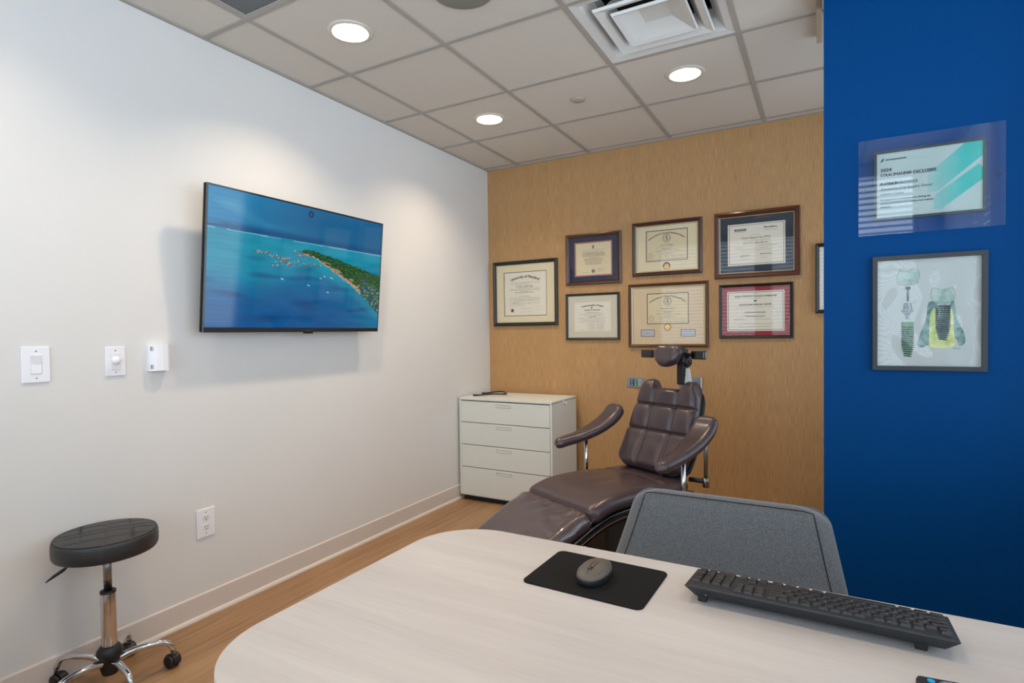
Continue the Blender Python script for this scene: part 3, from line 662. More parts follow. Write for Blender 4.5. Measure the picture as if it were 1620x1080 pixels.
def c_board(mb, w_, h_, MC, big=True):
    text(mb, 'American Board of Oral and Maxillofacial Surgery', 0, h_*.88, .0105, M_INK, M=MC, width=w_*.92, bold=.01, arc=w_*.72)
    r = h_*.135; ring(mb, 0, h_*.74, r*.92, r, M_INKG, MC); ring(mb, 0, h_*.74, r*.62, r*.70, M_INKG, MC)
    for k in range(24):
        a = 2*PI*k/24; ring(mb, r*.81*math.cos(a), h_*.74+r*.81*math.sin(a), .0001, .0014, M_INKG, MC, n=6)
    flat(mb, [(-.0012, h_*.74-r*.5), (.0012, h_*.74-r*.5), (.0012, h_*.74+r*.5), (-.0012, h_*.74+r*.5)], .0007, M_INK, MC)
    for k in range(14):
        f = k/13; ring(mb, .006*math.sin(f*9)*(1.1-.5*f), h_*.74+r*(-.4+.85*f), .0001, .0022, M_INK, MC, .0008, 6)
    rows(mb, [(-w_*.09, w_*.09, h_*.56, .004), (-w_*.26, w_*.2, h_*.43, .004), (-w_*.12, w_*.12, h_*.40, .004), (-w_*.06, w_*.08, h_*.27, .004), (-w_*.16, w_*.18, h_*.23, .004), (-w_*.2, w_*.1, h_*.20, .004)], MC)
    rows(mb, [(-w_*.15, w_*.16, h_*.49, .008), (-w_*.09, w_*.09, h_*.365, .007)], MC, M_INK)
    rows(mb, [(-w_*.28, w_*.30, h_*.32, .006)], MC, M_INK if big else M_INKG)
    ring(mb, -w_*.39, h_*.19, h_*.075, h_*.085, M_INKG, MC); ring(mb, -w_*.39, h_*.19, h_*.03, h_*.035, M_INKG, MC)
    for k in range(4):
        signature(mb, -w_*.2+k*w_*.165, w_*.12, h_*.12, .008, M_INK, M=MC); signature(mb, -w_*.2+k*w_*.165, w_*.12, h_*.05, .008, M_INKG, M=MC)
    rows(mb, [(-w_*.46, -w_*.28, h_*.05, .004)], MC)
    border(mb, w_, h_, -.002, .007, M_PURPLE if big else mat('dark_olive_border', (70, 60, 44), .7), MC)
def c_einst(mb, w_, h_, MC):
    border(mb, w_, h_, .008, .003, M_INKG, MC)
    mb.add([(-w_*.38, h_*.83, .0005), (-w_*.17, h_*.83, .0005), (-w_*.17, h_*.88, .0005), (-w_*.38, h_*.88, .0005)], [[0, 1, 2, 3]], M_INKB, False, MC)
    text(mb, 'EINSTEIN', -w_*.27, h_*.842, .008, M_PAPER, z=.0008, M=MC, width=w_*.17); rows(mb, [(-w_*.38, -w_*.2, h_*.80, .004)], MC)
    text(mb, 'Montefiore', w_*.25, h_*.86, .013, M_INKB, M=MC, width=w_*.22, bold=.01); rows(mb, [(w_*.14, w_*.36, h_*.81, .005)], MC)
    rows(mb, [(-w_*.08, w_*.06, h_*.72, .005)], MC)
    text(mb, 'Vincent Nguyen-Cao, D.M.D.', 0, h_*.635, .013, M_INK, M=MC, width=w_*.52)
    rows(mb, [(-w_*.22, w_*.22, h_*.58, .005), (-w_*.38, -w_*.2, h_*.42, .005), (w_*.05, w_*.36, h_*.45, .005), (w_*.05, w_*.2, h_*.39, .005), (-w_*.3, w_*.28, h_*.35, .004)], MC)
    rows(mb, [(-w_*.23, w_*.21, h_*.515, .010)], MC, M_INK)
    signature(mb, -w_*.27, w_*.16, h_*.2, .02, M_INK, M=MC); signature(mb, w_*.07, w_*.2, h_*.22, .02, M_INK, M=MC)
    rows(mb, [(-w_*.3, -w_*.12, h_*.15, .004), (w_*.07, w_*.2, h_*.16, .004)], MC)
def c_red(mb, w_, h_, MC):
    border(mb, w_, h_, .007, .0035, mat('sage_line', (120, 120, 100), .7), MC)
    rows(mb, [(-.01, .012, h_*.93, .006)], MC); flat(mb, [(-.009, h_*.735), (.009, h_*.735), (.009, h_*.77), (-.009, h_*.77)], .0006, M_INK, MC)
    text(mb, 'ALBERT EINSTEIN COLLEGE OF MEDICINE', 0, h_*.85, .0105, M_INK, M=MC, width=w_*.74, bold=.01); rows(mb, [(-w_*.1, w_*.1, h_*.81, .004)], MC)
    text(mb, 'MONTEFIORE MEDICAL CENTER', 0, h_*.64, .0105, M_INK, M=MC, width=w_*.56, bold=.008)
    rows(mb, [(-w_*.34, w_*.33, h_*.59, .004)], MC)
    signature(mb, -w_*.18, w_*.36, h_*.44, .018, M_INK, M=MC); signature(mb, -w_*.18, w_*.36, h_*.35, .017, M_INK, M=MC); rows(mb, [(-w_*.16, w_*.17, h_*.455, .008), (-w_*.16, w_*.16, h_*.355, .008)], MC, M_INK)
    rows(mb, [(-w_*.38, -w_*.2, h_*.29, .006), (w_*.0, w_*.25, h_*.29, .005), (-w_*.3, w_*.3, h_*.17, .005), (-w_*.3, w_*.27, h_*.1, .005)], MC)
FR = {}
FR['md'] = framed('framed_diploma', 'black framed diploma with wide cream mat, furthest left on the wood-grain wall', 'picture frame', .347, 1.342, .588, .532, 0, prof(.028, .026), M_FBLACK, None, .385, .355, 0, .262, c_maryland, bevel=(.003, M_FBLACK))
framed('framed_diploma', 'diploma with navy mat and rose border in a mahogany frame, top row', 'picture frame', .938, 1.648, .446, .392, 0, prof(.024, .022), M_FWAL, None, .285, .245, 0, .196, c_navy, matm=M_NAVY, paper=M_CREAM, bevel=(.009, M_PINK), inner=(.004, M_FBROWN))
framed('framed_diploma', 'small dark framed state license with stone mat, lower row beside the cabinet', 'picture frame', .927, 1.223, .433, .359, 0, prof(.018, .02), M_FBLACK, None, .296, .226, 0, .180, c_virginia, matm=M_MATGREY)
t = framed('framed_diploma', 'board certificate with purple medallion in dark mahogany frame, top row centre', 'picture frame', 1.494, 1.686, .493, .389, 0, prof(.028, .026), M_FBROWN, None, .296, .222, 0, .213, c_board, inner=(.006, M_FILLET), matm=M_MATCREAM, paper=M_CREAM)
mb = MB(); MC = WALLM @ Matrix.Translation((0, .066, 0)); ring(mb, 0, 0, .0001, .026, M_PURPLE, MC, .0072); ring(mb, 0, -.005, .0001, .019, M_GOLD, MC, .0076); mb.build('medallion', t)
def c_board2(mb, w_, h_, MC): c_board(mb, w_, h_, MC, False)
t = framed('framed_diploma', 'large framed board certificate with gold medallion and two small plaques, above the dental chair', 'picture frame', 1.498, 1.168, .566, .462, 0, prof(.022, .026), M_FWAL, None, .296, .222, 0, .278, c_board2, inner=(.009, M_FILLET), matm=M_MATBEIGE, paper=M_CREAM)
mb = MB(); MC = WALLM @ Matrix.Translation((.0, .145, 0)); ring(mb, 0, 0, .0001, .026, M_FBLACK, MC, .0072); ring(mb, 0, 0, .0001, .021, M_GOLD, MC, .0076); mb.build('medallion', t)
for x_ in (-.143, .143):
    mb = MB(); MC = WALLM @ Matrix.Translation((x_, .078, .0066)); mb.add([(-.047, -.0, 0), (.047, 0, 0), (.047, .047, 0), (-.047, .047, 0)], [[0, 1, 2, 3]], mat('silver_plaque', (190, 194, 206), .4), False, MC)
    border(mb, .1, .051, .0, .004, MATS['dark_olive_border'], MC @ Matrix.Translation((0, -.002, 0)))
    rows(mb, [(-.035, .035, .012+.009*k, .005) for k in range(3)], MC); mb.build('name_plaque', t)
framed('framed_diploma', 'largest walnut framed certificate with slate blue mat, top right of the group', 'picture frame', 2.083, 1.635, .521, .445, 0, prof(.032, .03), M_FWAL, None, .352, .278, 0, .2225, c_einst, matm=M_SLATE, inner=(.004, M_FILLET), glassm=M_GLASS)
framed('framed_diploma', 'certificate with crimson mat in a thin black frame, lower row right', 'picture frame', 2.0775, 1.228, .454, .366, 0, prof(.017, .02), M_FBLACK, None, .352, .268, 0, .183, c_red, matm=M_RED, inner=(.003, M_FBROWN))
def c_blank(mb, w_, h_, MC): rows(mb, [(-w_*.3, w_*.3, h_*(.8-.1*k), .006) for k in range(6)], MC)
framed('framed_diploma', 'black framed certificate mostly hidden behind the blue wall edge', 'picture frame', 2.66, 1.385, .46, .44, 0, prof(.022, .03), M_FBLACK, None, .34, .3, 0, .22, c_blank, matm=M_PAPER)

# acrylic award on the blue wall
t = thing('acrylic_award', 'clear acrylic award panel with teal stripes and printed dedication on the blue wall', 'award', (2.815, YB, 1.640))
AW, AH = .437, .364
mb = MB(); mb.box((0, AH/2, .027), (AW, AH, .005), M_ACRYL, .0, WALLM); mb.build('acrylic_panel', t)
mb = MB(); mb.rectframe(.334, .26, [(0, .012), (0, .0215), (.0085, .0215), (.0085, .012)], M_FGREY, WALLM @ Matrix.Translation((0, .057, 0)))
mb.box((0, .187, .013), (.33, .256, .004), M_FGREY, 0, WALLM); mb.build('plaque_frame', t)
PW, PH = .317, .243; PM = WALLM @ Matrix.Translation((-PW/2, .0655, .0165))
def A_(u, v): return (u*PW, (1-v)*PH)      # u right, v down
mb = MB(); mb.add([(0, 0, 0), (PW, 0, 0), (PW, PH, 0), (0, PH, 0)], [[0, 1, 2, 3]], mat('award_paper', (188, 194, 186), .6), False, PM); mb.build('award_sheet', t)
def stripe_mat(name, a, b, u0, u1):
    T = NT(name); p = T.n('ShaderNodeBsdfPrincipled'); T.l(p.outputs[0], T.out.inputs[0]); p.inputs['Roughness'].default_value = .6
    tc = T.n('ShaderNodeTexCoord'); sp = T.n('ShaderNodeSeparateXYZ'); T.l(tc.outputs['Object'], sp.inputs[0])
    mr = T.n('ShaderNodeMapRange'); mr.inputs[1].default_value = u0; mr.inputs[2].default_value = u1; T.l(sp.outputs[0], mr.inputs[0])
    mx = T.n('ShaderNodeMix', data_type='RGBA'); mx.inputs[6].default_value = (*lin(a), 1); mx.inputs[7].default_value = (*lin(b), 1)
    T.l(mr.outputs[0], mx.inputs[0]); T.l(mx.outputs[2], p.inputs['Base Color']); return T.m
M_ST = stripe_mat('teal_gradient_print', (184, 196, 188), (14, 178, 166), -.02, .10)
mb = MB()
flat(mb, [A_(.84, .0), A_(1, 0), A_(1, .21), A_(.60, .66), A_(.50, .68), A_(.50, .40)], .0006, M_ST, PM)
flat(mb, [A_(.965, .33), A_(1, .39), A_(1, .56), A_(.9, .66), A_(.62, .95), A_(.55, .93), A_(.57, .72)], .0006, M_ST, PM)
mb.build('teal_stripes', t)
mb = MB(); IK = M_INK
for k in range(3): flat(mb, [A_(.035+.008*k, .135-.022*k), A_(.05+.010*k, .10-.022*k), A_(.075, .085-.018*k), A_(.06, .12-.022*k)], .0012, IK, PM)
text(mb, 'straumann', .085*PW, (1-.115)*PH, .0085, IK, z=.0012, M=PM, align='l', width=.205*PW, bold=.01)
text(mb, '2024', .037*PW, (1-.285)*PH, .0125, IK, z=.0012, M=PM, align='l', bold=.012)
text(mb, 'STRAUMANN\u00ae EXCLUSIVE', .037*PW, (1-.365)*PH, .0125, IK, z=.0012, M=PM, align='l', width=.545*PW, bold=.012)
text(mb, 'PLATINUM', .037*PW, (1-.50)*PH, .011, IK, z=.0012, M=PM, align='l', width=.175*PW, bold=.012)
text(mb, 'PROVIDER', .225*PW, (1-.50)*PH, .011, IK, z=.0012, M=PM, align='l', width=.18*PW)
text(mb, 'Alexandria Oral Surgery Dental', .037*PW, (1-.575)*PH, .0095, IK, z=.0012, M=PM, align='l', width=.50*PW, shear=.2)
text(mb, 'Implant Center', .037*PW, (1-.65)*PH, .0095, IK, z=.0012, M=PM, align='l', width=.235*PW, shear=.2)
for k, (s_, ww) in enumerate((('Recognized for commitment to driving the', .49), ('global gold standard in implant and esthetic', .52), ('dentistry.', .11))):
    text(mb, s_, .037*PW, (1-.735-.055*k)*PH, .0062, IK, z=.0012, M=PM, align='l', width=ww*PW, bold=.01)
mb.build('award_lettering', t)
for x_ in (-.205, .205): MB().lathe([(.005, 0), (.005, .0245)], mat('clear_standoff', (60, 90, 130), .3), seg=12, M=WALLM @ Matrix.Translation((x_, AH/2, 0))).build('standoff', t)

# implant print
t = thing('framed_print', 'thin charcoal framed watercolour print of dental implants on the blue wall', 'picture frame', (2.8165, YB, 1.124))
QW, QH = .346, .434
mb = MB(); mb.rectframe(QW, QH, [(0, 0), (0, .02), (.016, .02), (.016, .006)], M_FGREY, WALLM); mb.add([(-QW/2, 0, .0005), (QW/2, 0, .0005), (QW/2, QH, .0005), (-QW/2, QH, .0005)], [[0, 1, 2, 3]], M_BLACK, False, WALLM); mb.build('frame', t)
IW, IH = QW-.03, QH-.03; PM = WALLM @ Matrix.Translation((-IW/2, .015, .006))
mb = MB(); mb.add([(0, 0, 0), (IW, 0, 0), (IW, IH, 0), (0, IH, 0)], [[0, 1, 2, 3]], mat('print_paper', (176, 184, 182), .7), False, PM); pr = mb.build('print_sheet', t)
def B_(u, v): return (u*IW, (1-v)*IH)
def wc(name, c1, c2, sc=30):
    T = NT(name); p = T.n('ShaderNodeBsdfPrincipled'); T.l(p.outputs[0], T.out.inputs[0]); p.inputs['Roughness'].default_value = .7
    tc = T.n('ShaderNodeTexCoord'); nz = T.n('ShaderNodeTexNoise'); nz.inputs['Scale'].default_value = sc; nz.inputs['Detail'].default_value = 3; T.l(tc.outputs['Object'], nz.inputs[0])
    cr = T.n('ShaderNodeValToRGB'); e = cr.color_ramp.elements; e[0].position = .38; e[0].color = (*lin(c1), 1); e[1].position = .62; e[1].color = (*lin(c2), 1)
    T.l(nz.outputs[0], cr.inputs[0]); T.l(cr.outputs[0], p.inputs['Base Color']); return T.m
W_CR = wc('watercolour_pale_green', (128, 158, 148), (172, 190, 180)); W_IM = wc('watercolour_dark_green', (22, 44, 46), (50, 78, 76), 50)
W_GUM = wc('watercolour_teal_grey', (70, 110, 108), (134, 166, 160)); W_BONE = wc('watercolour_yellow_green', (160, 180, 110), (206, 212, 150)); W_LINE = mat('watercolour_outline', (40, 66, 70), .8)
W_COL = wc('watercolour_green_collar', (80, 124, 92), (104, 146, 112)); W_GR = wc('watercolour_grey', (110, 120, 124), (164, 172, 174), 60)
def blob(mb, pts, mt, z, out=True):
    P_, L_ = spline([(*p, 0) for p in pts+[pts[0]]]); q_ = [P_(k/60) for k in range(60)]
    # keep proportional shape, close
    q2 = [(p.x*IW, (1-p.y)*IH) for p in q_]; cx = sum(p[0] for p in q2)/60; cy = sum(p[1] for p in q2)/60
    if out: mb.add([(p[0]+(p[0]-cx)*.025, p[1]+(p[1]-cy)*.025, z-.0002) for p in q2], [list(range(60))], W_LINE, False, PM)
    mb.add([(p[0], p[1], z) for p in q2], [list(range(60))], mt, False, PM)
mb = MB()
blob(mb, [(.20, .16), (.24, .085), (.31, .10), (.37, .085), (.42, .13), (.41, .20), (.38, .235), (.23, .235)], W_CR, .0006)
flat(mb, [B_(.285, .255), B_(.335, .255), B_(.335, .28), B_(.32, .28), B_(.32, .39), B_(.298, .39), B_(.298, .28), B_(.285, .28)], .0006, W_IM, PM)
for k in range(8): flat(mb, [B_(.294, .29+.012*k), B_(.324, .287+.012*k), B_(.324, .292+.012*k), B_(.294, .295+.012*k)], .0009, W_GR, PM)
flat(mb, [B_(.27, .405), B_(.34, .405), B_(.355, .47), B_(.365, .475), B_(.365, .49), B_(.345, .50), B_(.33, .52), B_(.28, .52), B_(.262, .50), B_(.24, .49), B_(.24, .475), B_(.255, .47)], .0006, W_GR, PM)
for a, b in (((.275, .41), (.262, .47)), ((.30, .41), (.31, .47)), ((.335, .41), (.348, .47)), ((.245, .485), (.362, .485)), ((.27, .515), (.335, .515)), ((.29, .41), (.275, .47))):
    (x1, y1), (x2, y2) = B_(*a), B_(*b); flat(mb, [(x1, y1), (x2, y2), (x2+.0015, y2+.0015), (x1+.0015, y1+.0015)], .0009, W_LINE, PM)
flat(mb, [B_(.285, .52), B_(.325, .52), B_(.325, .56), B_(.285, .56)], .0006, W_GR, PM)
flat(mb, [B_(.245, .585), B_(.37, .585), B_(.37, .62), B_(.245, .62)], .0006, W_COL, PM)
W_DK = wc('watercolour_slate', (70, 92, 94), (110, 130, 132), 50)
def implant(mb, cx, w0, w1, v0, v1, n):
    flat(mb, [B_(cx-w0, v0), B_(cx+w0, v0), B_(cx+w0*.98, v0+(v1-v0)*.65), B_(cx+w1, v1-.02), B_(cx+w1*.5, v1), B_(cx-w1*.5, v1), B_(cx-w1, v1-.02), B_(cx-w0*.98, v0+(v1-v0)*.65)], .0008, W_COL if cx < .5 else W_DK, PM)
    for k in range(n):
        f = (k+.5)/n; v = v0+(v1-v0)*f; w_ = w0 if f < .65 else w0+(w1-w0)*((f-.65)/.35); w_ += .008
        flat(mb, [B_(cx-w_, v-.006), B_(cx+w_, v+.002), B_(cx+w_*.98, v+.014), B_(cx-w_*.98, v+.006)], .001, W_IM, PM)
implant(mb, .307, .055, .028, .62, .91, 14)
blob(mb, [(.405, .79), (.44, .68), (.49, .56), (.50, .45), (.53, .405), (.60, .46), (.60, .80), (.52, .79), (.45, .82)], W_GUM, .0006)
blob(mb, [(.70, .45), (.745, .405), (.76, .47), (.78, .58), (.835, .68), (.85, .77), (.80, .80), (.77, .74), (.70, .70)], W_GUM, .0006)
blob(mb, [(.515, .82), (.52, .62), (.53, .50), (.58, .455), (.66, .45), (.72, .47), (.745, .55), (.75, .70), (.76, .80), (.65, .83)], W_BONE, .00075, False)
implant(mb, .645, .065, .03, .435, .755, 17)
blob(mb, [(.53, .34), (.555, .28), (.645, .295), (.73, .28), (.755, .34), (.74, .40), (.69, .42), (.65, .43), (.60, .42), (.555, .40)], W_CR, .0009)
scrib(mb, .74*IW, .80*IW, (1-.835)*IH, .004, W_LINE, z=.001, M=PM)
mb.build('implant_drawing', pr)
mb = MB(); x = QW/2-.015
n = 24; vs = []; fs = []
for j in range(n+1):
    for i in range(n+1):
        u, v = i/n, j/n; vs.append((-x+2*x*u, .015+(QH-.03)*v, .011+.004*math.sin(u*9+2*math.sin(v*5))*math.sin(v*7+u*3)*math.sin(PI*u)*math.sin(PI*v)))
for j in range(n):
    for i in range(n): fs.append([j*(n+1)+i, j*(n+1)+i+1, (j+1)*(n+1)+i+1, (j+1)*(n+1)+i])
mb.add(vs, fs, glass('wavy_plastic_glazing', 1.36, rough=.03), True, WALLM); mb.build('glazing', t)

# ------------------------------------------------------------------ filing cabinet
CXc = .412; t = thing('drawer_cabinet', 'white four-drawer filing cabinet in the corner', 'cabinet', (CXc, -.277, 0))
CW, CD, CH = .788, .446, .793
mb = MB(); y0 = -CD/2
for sx in (-1, 1): mb.box((sx*(CW/2-.008), 0, (CH+.045)/2-.006), (.016, CD, CH-.045-.012), M_CAB, .001)
mb.box((0, CD/2-.006, CH/2+.02), (CW-.03, .01, CH-.07), M_CAB); mb.box((0, .01, .36), (CW-.034, CD-.05, .6), M_DARK); mb.box((0, 0, .047), (CW-.02, CD-.01, .012), M_CAB)
mb.build('body', t)
mb = MB(); mb.box((0, 0, CH-.009), (CW, CD, .018), M_CAB, .0015); mb.build('top_panel', t)
mb = MB(); mb.box((0, .01, .020), (CW-.04, CD-.04, .04), M_DARK); mb.build('plinth', t)
zs = [.045, .262, .4345, .605, .770]
for k in range(4):
    za, zb = zs[k]+.0025, zs[k+1]-.0025
    mb = MB(); mb.box((0, y0+.004, (za+zb)/2), (CW-.036, .012, zb-za), M_CAB, .0012); d = mb.build('drawer', t)
    mb = MB(); hm = WALLM @ Matrix.Translation((0, zb-.024, -y0+.002))
    ou = rrect(.135, .026, .006, 5); inn = rrect(.125, .016, .006, 5); n = len(ou)
    mb.add([(x, y, .0004) for x, y in ou]+[(x, y, .0025) for x, y in rrect(.131, .022, .006, 5)]+[(x, y, .0025) for x, y in inn]+[(x, y, .0005) for x, y in rrect(.122, .012, .005, 5)],
           [[i+a*n, (i+1) % n+a*n, n+(i+1) % n+a*n, n+i+a*n] for a in range(3) for i in range(n)], mat('handle_grey', (196, 198, 194), .4), False, hm)
    mb.build('handle', d)
mb = MB(); mb.lathe([(.012, 0), (.012, .004), (.009, .006), (0, .006)], M_CAB, c=(-.01, y0+.05, CH), seg=16); mb.box((-.01, y0+.05, CH+.0065), (.012, .002, .001), M_DARK); mb.build('lock', t)
mb = MB(); mb.tube([(CW/2+.001, -.02, .77), (CW/2+.010, -.02, .768), (CW/2+.012, -.01, .75), (CW/2+.010, .01, .752), (CW/2+.008, .016, .77)], .003, M_WHITE); mb.lathe([(.012, 0), (.012, .003), (0, .004)], M_WHITE, M=Matrix.Translation((CW/2, -.02, .772)) @ Matrix.Rotation(PI/2, 4, 'Y'), seg=14)
mb.build('side_hook', t)
# black wire bracket on top
zc = .793+.0085
mb = MB(); pts = [(.10, -.40, zc), (.125, -.375, zc), (.175, -.33, zc+.003), (.235, -.30, zc+.006), (.275, -.23, zc), (.25, -.17, zc), (.20, -.14, zc+.006), (.145, -.15, zc+.004), (.11, -.20, zc), (.085, -.25, zc)]
P_, L_ = spline(pts); mb.tube([P_(k/50) for k in range(51)], .0062, M_BLACKG, 10)
mb.tube([(.088, -.41, zc+.001), (.118, -.385, zc+.001)], .0062, M_BLACK, 10); mb.tube([(.078, -.262, zc+.001), (.095, -.232, zc+.001)], .0062, M_BLACK, 10)
o = mb.build('wire_retractor'); tag(o, 'black bent wire retractor lying on the white cabinet', 'retractor')

# ------------------------------------------------------------------ dental chair (local: x across, -y towards the feet)
t = thing('dental_chair', 'aubergine vinyl dental chair reclining below the framed diplomas', 'dental chair', (1.642, -1.0, 0), -.467)
X = Vector((1, 0, 0))
def frame_fns(pts, across=X):
    P_, L_ = spline(pts)
    def tan(t_): return (P_(min(1, t_+.01))-P_(max(0, t_-.01))).normalized()
    return P_, L_, tan
# backrest, from the bottom up
BK0 = Vector((0, -.030, .515)); BK1 = Vector((0, .172, .962))
P_, L_, tan = frame_fns([BK0, BK0.lerp(BK1, .33)+Vector((0, .018, -.008)), BK0.lerp(BK1, .7)+Vector((0, .012, -.006)), BK1])
def Nb(t_): T_ = tan(t_); return Vector((0, -T_.z, T_.y)).normalized()
hwb = lerpf([(0, .215), (.12, .235), (.4, .236), (.75, .218), (1, .203)])
def gb(x, tm, s_):
    g = 0
    for xc in (-.084, .084): g += .013*math.exp(-((x-xc)/.006)**2)+.006*math.exp(-((x-xc)/.02)**2)
    for tc_ in (.225, .375): g += .013*math.exp(-((tm-tc_)/.006)**2)+.006*math.exp(-((tm-tc_)/.02)**2)
    for a in (-.155, 0, .155):
        for b in (.115, .30, .455): g -= .008*math.exp(-((x-a)/.05)**2-((tm-b)/.06)**2)
    return g
mb = MB(); F0 = len(mb.v)
pad(mb, P_, lambda t_: X, Nb, L_, hwb, .048, .040, .036, .055, 100, 60, M_VINYL, gb, M_VINYLD, ends=(1, 1))
def lobe(v):
    rel = (v-BK0).dot((BK1-BK0).normalized())/(BK1-BK0).length
    f = sm(.80, 1.0, rel); ax = abs(v.x)
    lift = .050*(sm(.075, .125, ax)*(1-sm(.165, .215, ax)*.9))*f-.008*f
    return v+(BK1-BK0).normalized()*lift
mb.v = [lobe(v) for v in mb.v]
mb.build('backrest', t)
mb = MB(); pad(mb, lambda t_: P_(t_)-Nb(t_)*.046+Vector((0, 0, 0)), lambda t_: X, Nb, L_, lambda t_: hwb(t_)-.004, .01, .022, .03, .05, 12, 8, M_BLACK, ends=(1, 1)); mb.build('back_shell', t)
# seat and leg section
SEAT = [(0, .06, .462), (0, -.06, .458), (0, -.2, .462), (0, -.36, .470), (0, -.52, .466), (0, -.61, .446), (0, -.68, .418)]
LEG = [(0, -.655, .430), (0, -.76, .388), (0, -.88, .335), (0, -.98, .289), (0, -1.05, .257)]
def section(name, pts, hwf, Tf, Tb, groove, mt=M_VINYL):
    P2, L2, tan2 = frame_fns(pts)
    def N2(t_): T_ = tan2(t_); n_ = Vector((0, T_.z, -T_.y)); return n_ if n_.z > 0 else -n_
    mb = MB(); pad(mb, P2, lambda t_: X, N2, L2, hwf, Tf, Tb, .045, .05, 48, 26, mt, groove, M_VINYLD); return mb.build(name, t), P2, L2, N2
def gs(x, tm, s_):
    g = .006*s_*s_*0
    d = abs(tm-.22); g += .010*math.exp(-((tm-.17-.25*abs(x))/.016)**2)*(1-sm(.19, .25, abs(x)))
    for xc in (-.13, .13): g += .007*math.exp(-((x-xc)/.014)**2)*(1-sm(.12, .2, tm))
    g += .006*math.exp(-((tm-.42)/.05)**2-((x-.02)/.03)**2)-.004*math.exp(-((tm-.46)/.05)**2-((x+.02)/.03)**2)
    return g
section('seat_cushion', SEAT, lerpf([(0, .225), (.3, .25), (1, .262)]), .048, .035, gs)
def gl(x, tm, s_):
    f = math.exp(-tm/.05)
    return .0065*f*math.sin(x*95+3*math.sin(x*31))*(.6+.4*math.sin(x*210))+.0025*math.exp(-((tm-.07)/.06)**2)*math.sin(x*60+tm*40)
o_, PL, LL_, NL = section('leg_cushion', LEG, lerpf([(0, .262), (.5, .255), (1, .235)]), .046, .035, gl)
mb = MB(); pad(mb, lambda t_: PL(.02+.86*t_)+NL(t_)*.0035, lambda t_: X, NL, LL_*.86, lerpf([(0, .264), (.5, .257), (1, .24)]), .0465, .030, .045, .02, 48, 26, M_COVER, gl); mb.build('plastic_cover', t)
mb = MB(); pad(mb, lambda t_: PL(.86+.16*t_)+NL(t_)*.006, lambda t_: X, NL, LL_*.16, lambda t_: .247, .050, .034, .03, .02, 10, 14, M_VINYLD); mb.build('toe_bumper', t)
# shell rails beneath the cushions
SH = [(0, .08, .425), (0, -.2, .425), (0, -.45, .428), (0, -.62, .398), (0, -.80, .325), (0, -.94, .262), (0, -1.03, .222)]
P3, L3, tan3 = frame_fns(SH)
def N3(t_): T_ = tan3(t_); n_ = Vector((0, T_.z, -T_.y)); return n_ if n_.z > 0 else -n_
mb = MB(); pad(mb, P3, lambda t_: X, N3, L3, lambda t_: .248, .012, .05, .02, .04, 40, 10, M_BLACKG); mb.build('seat_shell', t)
for sgn in (-1, 1):
    mb = MB()
    for off in (.006, -.024): mb.tube([P3(k/40)+Vector((sgn*.250, 0, 0))+N3(k/40)*off for k in range(2, 39)], .0013, M_STEEL, 8)
    mb.build('trim_line', t)
# pedestal
mb = MB(); mb.box((0, -.22, .29), (.38, .58, .20), M_BLACK, .03); mb.box((0, -.18, .12), (.20, .26, .2), M_BLACK, .02)
mb.prism(rrect(.46, .80, .12, 8, 0, -.2), 0, .045, M_BLACK); mb.prism(rrect(.40, .72, .1, 8, 0, -.2), .045, .06, M_BLACKG); mb.build('pedestal', t)
mb = MB(); mb.tube([(-.14, -.34, .22), (.14, -.34, .22)], .02, M_CHROME, 14)
mb.lathe([(.03, 0), (.03, .012), (.02, .016), (0, .016)], M_BLACKG, M=Matrix.Translation((.135, -.12, .30)) @ Matrix.Rotation(PI/2, 4, 'Y'), seg=18); mb.build('pivot', t)
mb = MB(); mb.box((.20, -.22, .22), (.05, .14, .30), M_FGREY, .012); mb.build('side_panel', t)
# arms
for sgn in (-1, 1):
    pts = [(sgn*.375, -.385, .640), (sgn*.372, -.31, .654), (sgn*.358, -.20, .675), (sgn*.340, -.07, .722), (sgn*.328, .02, .780), (sgn*.322, .065, .842)]
    P4, L4 = spline(pts)
    def T4(t_): return (P4(min(1, t_+.02))-P4(max(0, t_-.02))).normalized()
    def A4(t_): return (X-T4(t_)*X.dot(T4(t_))).normalized()
    def N4(t_):
        n_ = A4(t_).cross(T4(t_)); return n_ if n_.z > 0 else -n_
    def ga(x, tm, s_): return .0022*math.exp(-((tm-.30)/.06)**2)*math.sin(tm*300+x*40)
    mb = MB(); pad(mb, P4, A4, N4, L4, lerpf([(0, .034), (.3, .045), (.55, .062), (.8, .070), (1, .066)]), .030, .030, .032, .045, 44, 16, M_VINYL, ga); mb.build('armrest', t)
    mb = MB(); mb.tube([(sgn*.352, -.165, .36), (sgn*.352, -.165, .665)], .011, M_CHROME, 16); mb.build('arm_post', t)
    mb = MB(); mb.box((sgn*.300, -.165, .375), (.12, .04, .03), M_BLACK, .006); mb.build('arm_bracket', t)
    if sgn < 0: continue
    mb = MB(); mb.tube([(sgn*.30, .075, .50), (sgn*.305, .07, .62), (sgn*.31, .062, .80)], .010, M_STEEL, 12); mb.tube([(sgn*.22, .045, .50), (sgn*.31, .075, .50)], .012, M_BLACK, 12)
    mb.tube([(sgn*.30, .075, .47), (sgn*.30, .075, .52)], .016, M_STEEL, 12); mb.tube([(sgn*.20, .13, .815), (sgn*.31, .07, .80)], .012, M_BLACK, 10); mb.build('arm_linkage', t)
